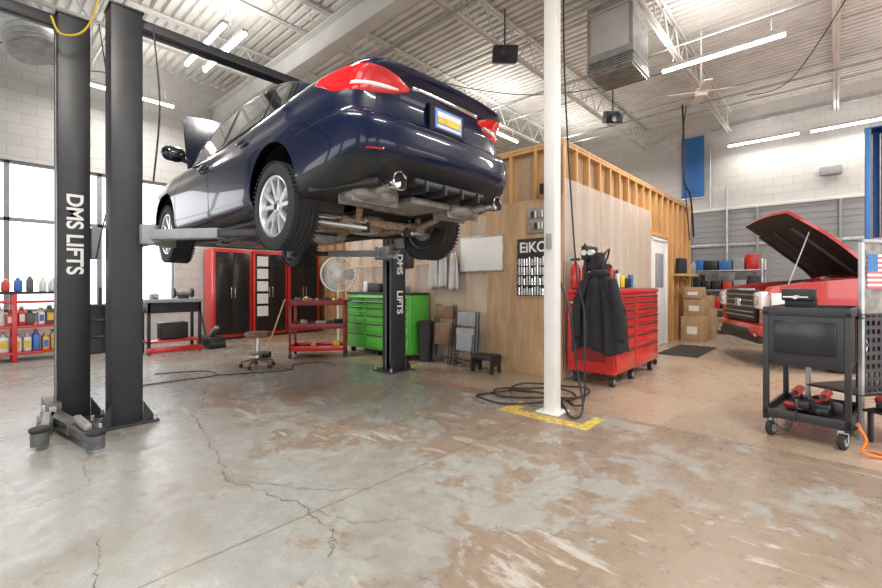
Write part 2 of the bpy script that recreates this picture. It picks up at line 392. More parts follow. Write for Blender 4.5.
# ---------------------------------------------------------------- wheel
def wheel(b,c,out,R=.335,w=.225,tall=False,rimm='rim'):
    c=Vector(c); ax=Vector(out); h=w/2; rr=R*.68
    prof=[(rr,-h*.85),(rr+.02,-h),(R-.04,-h),(R-.012,-h*.9)]
    for g in (-.55,-.18,.18,.55):
        prof+=[(R,h*(g-.1)),(R-.009,h*(g-.08)),(R-.009,h*(g+.08)),(R,h*(g+.1))]
    prof+=[(R-.012,h*.9),(R-.04,h),(rr+.02,h),(rr,h*.85)]
    b.lathe(c,ax,prof,'rub',56)
    Rm=ax.to_track_quat('Z','X').to_matrix()
    for i in range(56):
        a=2*pi*i/56; u=Rm@Vector((math.cos(a),math.sin(a),0)); T=Rm@Vector((-math.sin(a),math.cos(a),0))
        for sg in (-1,1):
            p=c+u*(R-.004)+ax*sg*h*.8
            RR=Matrix((u,T,ax)).transposed().to_4x4(); b.box(p,(.012,.017,h*.42),'rub',R=RR,bev=0)
    b.lathe(c,ax,[(rr+.004,-h*.85),(rr-.012,-h*.7),(rr-.03,0),(rr-.02,h*.6),(rr-.008,h*.86),(rr+.006,h*.9),(rr+.01,h*.8)],rimm,48)
    b.lathe(c,ax,[(0,-.01),(rr*.62,-.01),(rr*.62,.005),(0,.005)],'dst',32)
    b.lathe(c,ax,[(0,-h*.7),(rr*.95,-h*.7)],'blk',24)
    b.lathe(c,ax,[(0,h*.74),(.03,h*.74),(.065,h*.6),(.07,h*.3),(.07,0)],rimm,24)
    b.lathe(c,ax,[(0,h*.76),(.028,h*.755)],'blk',16)
    for i in range(5):
        for da in (-.19,.19):
            a=2*pi*i/5+da; a2=2*pi*i/5+da*1.5
            u0=Rm@Vector((math.cos(a),math.sin(a),0)); t0=Rm@Vector((-math.sin(a),math.cos(a),0))
            u1=Rm@Vector((math.cos(a2),math.sin(a2),0)); t1=Rm@Vector((-math.sin(a2),math.cos(a2),0))
            A=c+u0*.05; B=c+u1*(rr-.008)
            v=[A-t0*.017+ax*h*.66,A+t0*.017+ax*h*.66,B+t1*.013+ax*h*.8,B-t1*.013+ax*h*.8]
            v2=[A-t0*.024+ax*h*.3,A+t0*.024+ax*h*.3,B+t1*.02+ax*h*.45,B-t1*.02+ax*h*.45]
            b.add(v+v2,[[0,1,2,3],[0,3,7,4],[1,5,6,2],[3,2,6,7],[0,4,5,1]],rimm)
        a=2*pi*i/5+pi/5; u=Rm@Vector((math.cos(a),math.sin(a),0)); b.cyl(c+u*.05+ax*h*.5,c+u*.05+ax*h*.68,.008,'dst',seg=6)
# ---------------------------------------------------------------- sedan
CX,CY,CZ=2.51,2.16,1.65
def carP(w,s,z): return Vector((CX+w,CY+s,CZ+z))
N=12.0; tabw=[]; tot=0; prev=None
for i in range(8001):
    t=pi*i/8000
    sw=abs(math.sin(t))**(2/N); sc=-math.copysign(abs(math.cos(t))**(2/N),math.cos(t))
    p=(sw,sc)
    if prev: tot+=math.hypot((p[0]-prev[0])*.92,(p[1]-prev[1])*2.4)
    tabw.append((tot,sw,sc)); prev=p
import bisect
_k=[t[0] for t in tabw]; UT=tot
def outl(U):
    U=min(max(U,0),UT); i=min(max(bisect.bisect_left(_k,U),1),len(_k)-1)
    a,c=tabw[i-1],tabw[i]; f=0 if c[0]==a[0] else (U-a[0])/(c[0]-a[0]); return a[1]+(c[1]-a[1])*f,a[2]+(c[2]-a[2])*f
f_hw=interp([(0,.87),(.06,.92),(.18,.945),(.35,.95),(.55,.95),(.68,.935),(.76,.905),(.86,.885),(.93,.86),(.98,.80),(1,.76)])
f_sr=interp([(0,.17),(.08,.10),(.16,.02),(.24,-.02),(.42,-.02),(.49,.01),(.54,.09),(.7,.11),(.85,.07),(.92,.01),(.965,-.01),(1,.04)])
f_sf=interp([(0,4.68),(.1,4.77),(.3,4.82),(.5,4.8),(.8,4.72),(1,4.55)])
f_zt=interp([(0,1.13),(.12,1.14),(.4,1.125),(.8,1.10),(1.2,1.06),(2,1.0),(3,.965),(3.7,.96),(4.3,.88),(4.7,.76),(4.85,.68)])
f_zb=interp([(0,.35),(.3,.30),(.8,.23),(1.5,.20),(3.5,.19),(4.5,.20),(4.8,.24)])
def bodyP(U,h):
    wn,sn=outl(abs(U)); sg=-1 if U<0 else 1
    w=f_hw(h)*wn*sg; sr,sf=f_sr(h),f_sf(h); s=(sr+sf)/2+sn*(sf-sr)/2
    k=max(0,1-s/.9)
    s+=.07*k*(abs(wn)**2.5)
    w*=1-.03*k*k
    return Vector((w,s,f_zb(s)+h*(f_zt(s)-f_zb(s))))
def bodyN(U,h):
    e=.004; a=bodyP(U+e,h)-bodyP(U-e,h); c=bodyP(U,min(h+e,1))-bodyP(U,max(h-e,0)); n=a.cross(c).normalized()
    p=bodyP(U,h); o=Vector((p.x,(p.y-2.4)*.4,0))
    return n if n.dot(o)>0 else -n
car=empty('car')
wells=[(1.08,.33,.375),(3.81,.33,.375)]
b=MB('body'); Us=[]
nU=340
for i in range(nU): Us.append(-UT+2*UT*i/nU)
hs=[0,.03,.06,.1,.14,.16,.19,.22,.25,.29,.33,.37,.41,.45,.48,.51,.54,.57,.61,.65,.69,.73,.77,.81,.85,.88,.91,.94,.96,.98,1]
rows=[]; info=[]
for q in (.0,.4,.8,.97): rows.append([bodyP(U,0) for U in Us]); [setattr(v,'x',v.x*q) for v in rows[-1]]; info.append(-1)
for h in hs: rows.append([bodyP(U,h) for U in Us]); info.append(h)
for q in (.96,.85,.6,.3,.0):
    r=[bodyP(U,1) for U in Us]
    for v in r: v.z+=.022*(1-q*q)*min(1,max(0,(v.y)/.3)); v.x*=q
    rows.append(r); info.append(2)
def inwell(p,R0=0):
    if abs(p.x)<.5: return None
    for (sc,zc,R) in wells:
        if math.hypot(p.y-sc,p.z-zc)<R+R0: return (sc,zc,R)
    return None
n=len(Us); faces={'navy':[],'blk':[]}
V=[p for r in rows for p in r]
for i in range(len(rows)-1):
    for k in range(n):
        l=(k+1)%n; f=[i*n+k,i*n+l,(i+1)*n+l,(i+1)*n+k]
        c=sum((V[j] for j in f),Vector())/4
        if info[i]==-1 and abs(c.x)>.5 and inwell(c,.0) : continue
        if all(inwell(V[j]) for j in f): continue
        hh=info[i]; m='navy'
        if hh==-1: m='blk'
        elif hh<.145 and c.y<.75 : m='blk'
        elif hh<.03: m='blk'
        faces[m].append(f)
V2=[]
for p in V:
    wl=inwell(p)
    if wl and abs(p.x)>.55:
        sc,zc,R=wl; d=Vector((0,p.y-sc,p.z-zc)); L=max(d.length,1e-4); d=d/L*R; V2.append(Vector((p.x,sc+d.y,zc+d.z)))
    else: V2.append(p)
for m in faces:
    b.add([carP(*v) for v in V2],faces[m],m)
for (sc,zc,R) in wells:
    for sg in (-1,1):
        rows=[]
        for x in (.88,.5):
            rows.append([carP(sg*x,sc+math.cos(a)*(R-.012),zc+math.sin(a)*(R-.012)) for a in [pi*(-.15)+pi*1.3*k/30 for k in range(31)]])
        b.grid(rows,'blk')
body=b.build(car,ang=50)
bm=bmesh.new(); bm.from_mesh(body.data); bmesh.ops.remove_doubles(bm,verts=bm.verts[:],dist=.0006)
loose=[v for v in bm.verts if not v.link_faces]; bmesh.ops.delete(bm,geom=loose,context='VERTS')
bmesh.ops.recalc_face_normals(bm,faces=bm.faces[:]); bm.to_mesh(body.data); bm.free()
body.data.set_sharp_from_angle(angle=math.radians(50))
f_zr=interp([(.62,1.09),(.82,1.175),(1.1,1.31),(1.45,1.43),(1.8,1.485),(2.3,1.51),(2.75,1.485),(3.05,1.40),(3.4,1.2),(3.78,.96)])
f_wb=interp([(.62,.60),(.85,.72),(1.25,.80),(2.2,.825),(3.2,.80),(3.78,.72)])
def ghb(s): return f_zt(s)-.02
def ghw(s,z): return f_wb(s)-.40*max(0,z-ghb(s))
b=MB('greenhouse'); rows=[]
NS=70
for i in range(NS+1):
    s=.62+(3.78-.62)*i/NS; H=max(f_zr(s)-ghb(s),.002); zb=ghb(s); half=[]
    for k in range(9):
        z=zb+H*.86*k/8; half.append((ghw(s,z),z))
    ws=ghw(s,zb+H*.86)
    for k in range(1,9):
        a=pi/2*k/8; half.append((ws*math.cos(a)**.75 if k<8 else 0,zb+H*.86+H*.14*math.sin(a)**.9))
    rows.append([carP(-w,s,z) for w,z in half]+[carP(w,s,z) for w,z in half[-2::-1]])
b.grid(rows,'navy'); b.build(car,ang=60)
def sidepatch(b,s0,s1,m,off,loz,hiz,n=24,nh=6,sg=-1,top=.80):
    rows=[]
    for i in range(n+1):
        s=s0+(s1-s0)*i/n; lo=ghb(s)+loz; hi=min(ghb(s)+(f_zr(s)-ghb(s))*top,9)-hiz
        hi=max(hi,lo+.001); rows.append([carP(sg*(ghw(s,lo+(hi-lo)*k/nh)+off),s,lo+(hi-lo)*k/nh) for k in range(nh+1)])
    b.grid(rows,m)
b=MB('windows')
for sg in (-1,1):
    sidepatch(b,1.10,3.42,'blkg',.004,.015,-.012,sg=sg,n=40,top=.85)
    for (s0,s1) in ((1.16,1.48),(1.52,2.28),(2.38,3.25)): sidepatch(b,s0,s1,'glass',.008,.035,.005,sg=sg)
for (s0,s1,e) in ((.72,1.50,.86),(2.86,3.68,.9)):
    rows=[]
    for i in range(21):
        s=s0+(s1-s0)*i/20; zb=ghb(s); H=f_zr(s)-zb; ws=ghw(s,zb+H*.86); r=[]
        for k in range(17):
            w=-e+2*e*k/16; a=math.acos(min(1,abs(w)**(1/.75))); r.append(carP(ws*w,s,zb+H*.86+H*.14*math.sin(a)**.9+.006))
        rows.append(r)
    b.grid(rows,'glass')
b.build(car,ang=60)
def patch(b,U0,U1,lo,hi,m,off=.006,n=24,nh=6):
    lo=lo if callable(lo) else (lambda u,_v=lo:_v); hi=hi if callable(hi) else (lambda u,_v=hi:_v); rows=[]
    for i in range(n+1):
        U=U0+(U1-U0)*i/n; a=abs(U); L,H=lo(a),hi(a); r=[]
        for k in range(nh+1):
            h=L+(H-L)*k/nh; o=off if 0<i<n and 0<k<nh else 0.0
            r.append(carP(*(bodyP(U,h)+bodyN(U,h)*max(o,.001))))
        rows.append(r)
    b.grid(rows,m)
b=MB('lamps')
lo=interp([(.42,.80),(.55,.745),(.75,.71),(.95,.72),(1.1,.79),(1.28,.87)]); hi=interp([(.42,.83),(.55,.875),(.75,.905),(.95,.915),(1.15,.91),(1.28,.885)])
lo2=interp([(.50,.785),(.6,.76),(.88,.745)]); hi2=interp([(.50,.80),(.6,.805),(.88,.79)])
for sg in (-1,1):
    patch(b,sg*.42,sg*1.28,lo,hi,'lens',.012,40,8)
    patch(b,sg*.50,sg*.88,lo2,hi2,'lensw',.016,16,4)
    patch(b,sg*.68,sg*.80,.185,.20,'refl',.01,8,3)
    patch(b,sg*4.6,sg*5.1,.66,.86,'lensw',.01,16,4)
patch(b,-.40,.40,.83,.862,'chr',.010,20,3)
b.build(car,ang=60)
b=MB('trim_parts')
def seamU(U,h0,h1,w=.004):
    rows=[[carP(*(bodyP(U+d,h0+(h1-h0)*k/20)+bodyN(U,h0+(h1-h0)*k/20)*.0015)) for d in (-w,w)] for k in range(21)]; b.grid(rows,'skin')
def seamH(U0,U1,h,w=.005,m='skin',off=.0015,n=40):
    rows=[[carP(*(bodyP(U0+(U1-U0)*k/n,h+d)+bodyN(U0+(U1-U0)*k/n,h)*off)) for d in (-w,w)] for k in range(n+1)]; b.grid(rows,m)
def Us_at(s):
    U=.8
    while bodyP(U,.6).y<s: U+=.01
    return U
for sg in (-1,1):
    u1,u2,u3=Us_at(1.55),Us_at(2.42),Us_at(3.42)
    seamU(sg*u1,.55,.97); seamU(sg*u2,.1,.97); seamU(sg*u3,.1,.97); seamH(sg*u1,sg*u3,.08)
    seamU(sg*.66,.53,.76); seamH(sg*.95,sg*(Us_at(1.06)-.33),.5)
    seamH(sg*Us_at(.85),sg*Us_at(3.3),.955,.010,'blkg',.004)
    for s in (1.75,2.72):
        U=sg*Us_at(s); p=bodyP(U,.80); b.box(carP(p.x+sg*.02,p.y,p.z),(.025,.19,.028),'navy',bev=.01)
    b.ell(carP(sg*1.0,3.28,1.06),(.12,.075,.085),'navy',16,.75); b.ell(carP(sg*1.0,3.235,1.06),(.1,.045,.068),'glass',16,.7); b.beam(carP(sg*.82,3.3,1.0),carP(sg*.93,3.29,1.02),.05,.04,'blk')
seamH(-.7,.7,.535); seamH(-.92,.92,.145,.006,'blk',.006)
seamH(-.78,.78,.50,.012,'blk',.002)
b.box(carP(0,.085,.865),(.40,.03,.20),'skin',bev=.01); b.box(carP(0,.066,.865),(.31,.012,.155),'plate',bev=.004)
b.box(carP(0,.059,.90),(.27,.004,.04),'wcl',bev=0); b.box(carP(0,.059,.855),(.26,.004,.045),'yel',bev=0); b.box(carP(0,.06,.81),(.27,.004,.02),'wcl',bev=0)
for x in (-.3,-.1,.1,.3): b.box(carP(x,.10,.31),(.022,.2,.08),'blk',bev=.004)
b.box(carP(0,.08,.335),(.80,.12,.05),'blk',bev=.015)
for sg in (-1,1): b.beam(carP(sg*.86,.62,.28),carP(sg*.62,.15,.31),.1,.05,'blk',.01)
text('badge','A W D',.05,'chr',carP(.5,.07,.93),(1,0,0),(0,0,1),car)
ca,sa=math.cos(math.radians(58)),math.sin(math.radians(58)); rows=[]
for i in range(15):
    t=1.02*i/14; wv=.72-.10*(t)**2
    if i==14: wv*=.92
    cr=.05*math.sin(pi*min(1,t*.95))
    rows.append([carP(wv*k/8,3.68+t*ca-(cr)*sa-.03*(1-(k/8)**2)*sa,.99+t*sa+cr*ca+.03*(1-(k/8)**2)*ca) for k in range(-8,9)])
b.grid(rows,'navy'); b.grid([[v+Vector((0,.03,-.02)) for v in r] for r in rows],'blk')
b.build(car,ang=50)
WZ=.215
b=MB('wheels')
for s in (1.08,3.81):
    for sg in (-1,1): wheel(b,carP(sg*.82,s,WZ),(sg,0,0),.345,.23)
b.build(car,ang=30)
b=MB('underbody')
def cp(w,s,z): return tuple(carP(w,s,z))
b.tube([cp(.12,3.6,.14),cp(.14,3,.12),cp(.1,2.4,.12),cp(.0,1.9,.12),cp(.0,1.45,.13),cp(.05,1.25,.15)],.034,'rust',10)
b.lathe(cp(.02,1.75,.12),(0,1,0),[(0,-.24),(.06,-.23),(.10,-.15),(.10,.15),(.06,.23),(0,.24)],'dst',16)
b.lathe(cp(.12,2.75,.12),(0,1,0),[(0,-.2),(.05,-.19),(.075,-.12),(.075,.12),(.05,.19),(0,.2)],'stl',16)
b.cyl(cp(-.06,1.3,.17),cp(-.02,3.3,.2),.035,'stl')
for k in range(3): b.tube([cp(-.5+.03*k,1.4,.145),cp(-.52+.03*k,2.2,.14),cp(-.48+.03*k,3.4,.14)],.006,('stl','blk','stl')[k],6)
for sg in (-1,1):
    b.tube([cp(.05,1.3,.14),cp(sg*.25,1.0,.12),cp(sg*.36,.75,.15),cp(sg*.45,.6,.22)],.028,'rust',10)
    b.ell(cp(sg*.50,.42,.27),(.21,.17,.075),'dst',20,.6)
    for q in (.34,.5): b.box(carP(sg*.50,q,.27),(.43,.015,.155),'dst',bev=.003)
    b.tube([cp(sg*.55,.32,.28),cp(sg*.56,.15,.285),cp(sg*.565,.03,.295)],.034,'stl',12)
    b.lathe(cp(sg*.565,.0,.30),(0,-1,0),[(.045,-.12),(.058,-.1),(.064,.0),(.058,.004),(.055,-.01),(.05,-.1)],'chr',24)
    b.lathe(cp(sg*.565,.0,.30),(0,-1,0),[(0,-.03),(.055,-.03)],'skin',24)
    hub=Vector(carP(sg*.70,1.08,WZ))
    b.ell(hub,(.06,.09,.1),'dst',12,.7)
    for (ia,ib,zz,r) in ((.25,1.28,.2,.022),(.22,.82,.15,.026),(.3,1.5,.17,.018)):
        b.beam(cp(sg*ia,ib,zz),tuple(hub+Vector((0,(ib-1.06)*.3,-.05))),.07,.03,'stl' if r>.02 else 'dst',.01)
    b.beam(cp(sg*.24,.80,.08),tuple(hub+Vector((0,-.07,-.09))),.13,.035,'stl',.012)
    b.cyl(cp(sg*.3,.72,.12),tuple(hub+Vector((0,-.12,-.02))),.012,'dst'); b.cyl(cp(sg*.24,.80,.05),cp(sg*.24,.80,.13),.035,'rub')
    b.beam(cp(sg*.55,1.75,.18),tuple(hub+Vector((0,.08,-.03))),.07,.06,'dst',.01)
    b.cyl(cp(sg*.6,1.0,WZ-.03),cp(sg*.5,1.0,.62),.028,'blk'); b.cyl(cp(sg*.61,1.0,WZ-.05),cp(sg*.57,1.0,.34),.04,'stl')
    co=[cp(sg*.55+.055*math.cos(a*.9),1.0+.055*math.sin(a*.9),.3+.012*a) for a in range(30)]; b.tube(co,.008,'blk',6,3)
    b.cyl(cp(sg*.12,1.1,.22),tuple(hub),.024,'stl'); b.lathe(cp(sg*.22,1.11,.22),(1,0,0),[(.02,-.05),(.05,-.03),(.04,0),(.05,.03),(.02,.05)],'rub',12)
    b.lathe(hub+Vector((sg*.03,0,0)),(1,0,0),[(0,-.01),(.145,-.01),(.145,.01),(0,.01)],'stl',28)
    b.tube([tuple(hub+Vector((0,.05,.03))),cp(sg*.6,1.3,.28),cp(sg*.5,1.5,.17)],.008,'blk',6)
    hub=Vector(carP(sg*.70,3.81,WZ)); b.beam(cp(sg*.3,3.6,.16),tuple(hub+Vector((0,0,-.09))),.09,.04,'dst',.01); b.cyl(tuple(hub),cp(sg*.55,3.81,.8),.04,'blk'); b.cyl(tuple(hub),cp(sg*.1,3.7,.27),.02,'dst')
    b.lathe(hub,(1,0,0),[(0,-.01),(.145,-.01),(.145,.01),(0,.01)],'stl',28)
    b.bx(*[CX+sg*.78,CX+sg*.70],CY+1.55,CY+3.3,CZ+.155,CZ+.2,'blk')
b.ell(cp(0,1.12,.20),(.15,.19,.12),'dst',16,.7)
for k in range(5): b.box(carP(-.06+.03*k,1.12,.095),(.008,.2,.03),'stl',bev=.002)
b.beam(cp(-.48,.84,.14),cp(.48,.84,.14),.09,.07,'rust',.02); b.beam(cp(-.48,1.38,.15),cp(.48,1.38,.15),.09,.07,'rust',.02)
for sg in (-1,1): b.beam(cp(sg*.34,.78,.15),cp(sg*.4,1.6,.16),.07,.07,'rust',.02)
b.tube([cp(-.6,.95,.11),cp(-.4,1.47,.10),cp(.4,1.47,.10),cp(.6,.95,.11)],.013,'blk',8)
b.box(carP(0,2.1,.18),(.5,.7,.06),'galv',bev=.02); b.box(carP(-.3,2.6,.17),(.35,1.3,.05),'blk',bev=.02); b.box(carP(.4,2.6,.17),(.35,1.3,.05),'blk',bev=.02)
b.box(carP(0,.5,.26),(.45,.5,.06),'dst',bev=.02); b.box(carP(0,3.6,.17),(.7,.6,.1),'dst',bev=.03); b.beam(cp(-.4,3.5,.15),cp(.4,3.5,.15),.1,.06,'blk',.01); b.box(carP(0,4.2,.17),(1.3,.7,.04),'blk',bev=.01)
b.build(car,ang=35)
# ---------------------------------------------------------------- lifts
def column(b,x,y,o,m='dk',H=3.72,w=.235,d=.24):
    b.bx(x-o*w/2,x-o*(w/2-.012),y-d/2,y+d/2,0.02,H,m,.003)
    for sg in (-1,1):
        b.bx(x-w/2,x+w/2,y+sg*(d/2-.012),y+sg*d/2,0.02,H,m,.003)
        b.bx(x+o*(w/2-.012),x+o*w/2,y+sg*(d/2-.07),y+sg*d/2,0.02,H,m,.003)
        b.bx(x+o*(w/2-.012),x+o*(w/2+.0),y+sg*(d/2-.075),y+sg*(d/2-.06),0.02,H,'gry',.003)
    b.bx(x-.23,x+.23,y-.2,y+.2,0,.022,m); b.bx(x-w/2-.01,x+w/2+.01,y-d/2-.01,y+d/2+.01,H,H+.02,m)
    for sx in (-1,1):
        for sy in (-1,1): b.cyl((x+sx*.2,y+sy*.17,.02),(x+sx*.2,y+sy*.17,.07),.015,'galv',seg=6)
        b.prism([(x+sx*w/2,y-.14,.02),(x+sx*.22,y-.14,.02),(x+sx*w/2,y-.14,.2)],(0,.012,0),m)
    b.cyl((x-.02,y+.06,.1),(x-.02,y+.06,H-.1),.012,'stl',seg=8); b.cyl((x-.02,y-.06,.1),(x-.02,y-.06,H-.1),.02,'stl',seg=8)
def arm(b,p,q,z,ztop,m='gry',m2='dk',sc=1,pad='rub'):
    p=Vector((*p,z));q=Vector((*q,z)); d=(q-p).normalized(); k=p+(q-p)*.55
    b.beam(p-d*.05,k,.12*sc,.09,m,.008); b.beam(k-d*.1,q,.09*sc,.065,m2,.006); b.cyl(p-Vector((0,0,.06)),p+Vector((0,0,.09)),.05,'stl')
    b.cyl(q-Vector((0,0,.05)),q+Vector((0,0,.05)),.055,m); b.cyl(q,(q.x,q.y,ztop-.03),.03,'stl'); b.lathe((q.x,q.y,ztop-.03),(0,0,1),[(0,0),(.06,0),(.065,.015),(.06,.028),(0,.028)],pad,20)
L1=empty('two_post_lift')
b=MB('columns'); yc=4.78; xa,xb=.93,4.18
column(b,xa,yc,1); column(b,xb,yc,-1)
b.bx(xa,xb,yc-.05,yc+.05,3.60,3.71,'dk'); b.bx(xa,xb,yc-.1,yc-.06,3.60,3.62,'dk')
b.bx(xb+.13,xb+.3,yc-.12,yc+.12,1.5,1.75,'blk',.02); b.cyl((xb+.22,yc,1.75),(xb+.22,yc,2.1),.08,'blk')
b.build(L1)
b=MB('carriages')
for x,o in ((xa,1),(xb,-1)):
    b.bx(x-.08,x+.08,yc-.1,yc+.1,1.60,2.35,'gry',.01); b.bx(x+o*.09,x+o*.2,yc-.2,yc+.2,1.62,1.80,'gry',.01)
    for y in (-1,1):
        arm(b,(x+o*.19,yc+y*.14),(CX-o*.70,yc+y*(1.22)),1.71,CZ+.165)
b.build(L1)
text('lettering','LIFTS',.15,'wht',(xb,yc-.122,1.0),(0,0,-1),(1,0,0),L1); text('lettering_2','DMS',.15,'wht',(xb,yc-.122,1.55),(0,0,-1),(1,0,0),L1)
L2=empty('two_post_lift')
b=MB('columns'); x2,y2=.63,5.3
column(b,x2,y2,-1); b.bx(-2.6,x2,y2-.05,y2+.05,3.62,3.72,'dk'); column(b,-2.6,y2,1)
b.bx(x2+.13,x2+.2,y2-.08,y2+.08,1.5,1.8,'gry',.01)
b.build(L2)
b=MB('carriage'); b.bx(x2-.08,x2+.08,y2-.1,y2+.1,.1,.7,'gry',.01); b.bx(x2-.2,x2-.09,y2-.2,y2+.2,.05,.2,'arm',.01)
arm(b,(x2-.15,y2-.16),(.62,4.06),.085,.17,'arm','arm',.85); arm(b,(x2-.17,y2-.12),(.34,4.45),.085,.17,'arm','arm',.85)
b.beam((.60,4.25,.15),(.57,4.55,.17),.05,.05,'dst',.01); b.beam((.38,4.55,.15),(.42,4.85,.17),.05,.05,'dst',.01)
b.build(L2)
text('lettering','DMS LIFTS',.165,'wht',(x2,y2-.122,1.72),(0,0,-1),(1,0,0),L2)
b=MB('air_hose'); b.tube([(.82,5.08,5.4),(.83,5.05,4.6),(.78,5.0,3.9),(.68,5.0,3.55),(.52,5.0,3.45),(.46,5.05,3.6)],.009,'hyel'); b.build()
b=MB('electrical_cable'); b.tube([(.80,5.1,3.7),(.86,5.0,3.0),(.89,5.02,2.3),(.81,5.1,1.7),(.78,5.12,1.5)],.006,'blk'); b.tube([(1.12,4.62,3.6),(1.16,4.58,2.9),(1.12,4.62,2.2)],.008,'blk'); b.build()
b=MB('electrical_cable'); b.tube([(-2.0,7.0,5.3),(-.5,7.4,4.5),(.6,8.2,4.4),(1.6,9.2,4.9),(2.2,9.9,5.3)],.008,'blk'); b.build()
b=MB('electrical_cable'); b.tube([(4.9,6.2,5.3),(6.0,4.8,4.75),(7.2,3.6,4.7),(9.0,2.0,5.3)],.008,'blk'); b.tube([(8.0,-.2,5.3),(9.6,.6,4.8),(11.2,1.4,5.3)],.008,'blk'); b.build()

# ---------------------------------------------------------------- left background
b=MB('storage_shelf')
x0,x1,y0,y1=-1.4,1.05,9.75,10.35
for x in (x0,-.2,.45,x1):
    for y in (y0,y1): b.bx(x-.03,x+.03,y-.03,y+.03,0,1.12,'red')
for z in (.12,.55,.95): b.bx(x0,x1,y0,y1,z,z+.04,'red')
b.bx(x0-.03,x1+.03,y0-.03,y1+.03,1.1,1.14,'blk'); b.build()
cols=[(.05,.15,.5),(.6,.06,.04),(.75,.74,.7),(.75,.74,.7),(.65,.35,.05),(.65,.65,.66),(.6,.06,.04),(.1,.1,.1),(.7,.6,.3)]
bm_=[mat('bottle_%d'%i,c,.35) for i,c in enumerate(cols)]
b=MB('fluid_bottles')
for z in (.16,.59,1.14):
    x=x0+.1
    while x<x1-.1:
        m=random.choice(bm_); h=random.uniform(.24,.34)*(1 if z<1 else .8); w=random.uniform(.04,.075); y=random.uniform(9.85,9.95)
        for yy in (y,y+.2):
            b.box((x,yy,z+h*.4),(w*1.8,.12,h*.8),m,bev=.02); b.cyl((x,yy,z+h*.8),(x,yy,z+h*.92),.03,m,.018,10); b.cyl((x,yy,z+h*.92),(x,yy,z+h),.02,random.choice(bm_),seg=10)
        if random.random()<.6: b.box((x,y-.061,z+h*.4),(w*1.2,.003,h*.4),random.choice(('wht','yel','blu')),bev=0)
        x+=w*2+random.uniform(.0,.02 if z<1 else .08)
b.build()
b=MB('oil_drum'); b.lathe((1.55,10.2,0),(0,0,1),[(0,0),(.28,0),(.29,.02),(.28,.04),(.28,.28),(.295,.3),(.28,.32),(.28,.58),(.295,.6),(.28,.62),(.28,.86),(.29,.88),(.28,.89),(0,.88)],'blk',32); b.cyl((1.6,10.1,.88),(1.6,10.1,1.2),.03,'dk'); b.build()
b=MB('workbench'); X0=2.05;Y0=8.95
b.bx(X0,X0+.95,Y0,Y0+.55,.93,.99,'gry'); b.bx(X0+.04,X0+.91,Y0+.04,Y0+.51,.74,.93,'blk')
for x in (X0+.04,X0+.87):
    for y in (Y0+.04,Y0+.47): b.bx(x,x+.05,y,y+.05,0,.93,'dk')
b.bx(X0+.04,X0+.9,Y0+.04,Y0+.5,.2,.24,'red'); b.bx(X0+.02,X0+.93,Y0+.02,Y0+.06,.02,.12,'red'); b.box((X0+.5,Y0+.28,.40),(.45,.3,.3),'blk',bev=.02); b.box((X0+.2,Y0+.3,1.04),(.12,.2,.1),'dst',bev=.02); b.cyl((X0+.2,Y0+.1,1.04),(X0+.2,Y0+.25,1.04),.02,'stl')
# bench grinder
b.cyl((X0+.55,Y0+.3,1.10),(X0+.8,Y0+.3,1.10),.06,'dst'); b.cyl((X0+.50,Y0+.3,1.10),(X0+.54,Y0+.3,1.10),.09,'blk',seg=24); b.cyl((X0+.81,Y0+.3,1.10),(X0+.85,Y0+.3,1.10),.09,'blk',seg=24); b.box((X0+.68,Y0+.3,1.01),(.18,.12,.06),'blk',bev=.01); b.build()
b=MB('floor_jack'); b.box((3.25,9.3,.14),(.3,.7,.16),'blk',bev=.03); b.cyl((3.1,9.0,.07),(3.4,9.0,.07),.07,'dk'); b.cyl((3.1,9.6,.07),(3.4,9.6,.07),.06,'dk'); b.beam((3.25,9.35,.2),(3.25,9.0,.42),.08,.06,'dst'); b.cyl((3.25,9.6,.2),(3.25,10.0,.85),.02,'dk'); b.build()
for i,x in enumerate((3.62,4.52,5.42)):
    b=MB('storage_locker'); w=.87; y0,y1=10.25,10.85
    b.bx(x,x+w,y0,y1,.05,2.08,'red',.01); b.bx(x+.02,x+w-.02,y0+.02,y1,0,.05,'blk')
    for k in (0,1):
        q=x+.05+k*(w-.1)/2; b.bx(q+.004,q+(w-.1)/2-.004,y0-.018,y0,.12,2.0,'blkg',.006)
        b.bx(q+(.33 if k==0 else .03),q+(.35 if k==0 else .05),y0-.04,y0-.018,.95,1.2,'chr')
        for z in (.3,.34,.38,1.75,1.79,1.83): b.bx(q+.08,q+.3,y0-.021,y0-.017,z,z+.012,'skin',0)
    if i==1:
        for z in (.5,.8,1.1,1.4,1.7): b.bx(x+.09,x+.36,y0-.024,y0-.02,z,z+.24,'wht',0)
    b.build()
b=MB('mechanic_stool'); sx,sy=C(-2.79,6.55)
b.lathe((sx,sy,.46),(0,0,1),[(0,0),(.17,0),(.185,.02),(.185,.05),(.17,.075),(0,.08)],'brn',24); b.cyl((sx,sy,.14),(sx,sy,.46),.025,'chr'); b.lathe((sx,sy,.2),(0,0,1),[(0,0),(.15,0),(.17,.02),(.15,.03),(0,.03)],'dst',20)
for i in range(5):
    a=2*pi*i/5; ex,ey=sx+.24*math.cos(a),sy+.24*math.sin(a); b.beam((sx,sy,.13),(ex,ey,.08),.04,.03,'brn'); b.cyl((ex-.02,ey,.03),(ex+.02,ey,.03),.03,'blk')
b.build()
b=MB('broom'); p=C(-3.0,7.35); q=C(-2.72,7.5); b.cyl((*p,.05),(*q,1.0),.013,'stud'); b.box((*p,.05),(.3,.06,.1),'blk',rz=.6,bev=.01); b.build()
b=MB('tool_cart'); T=Matrix.Translation((*C(-2.15,7.6),0))@Matrix.Rotation(math.radians(-47.4+8),4,'Z')
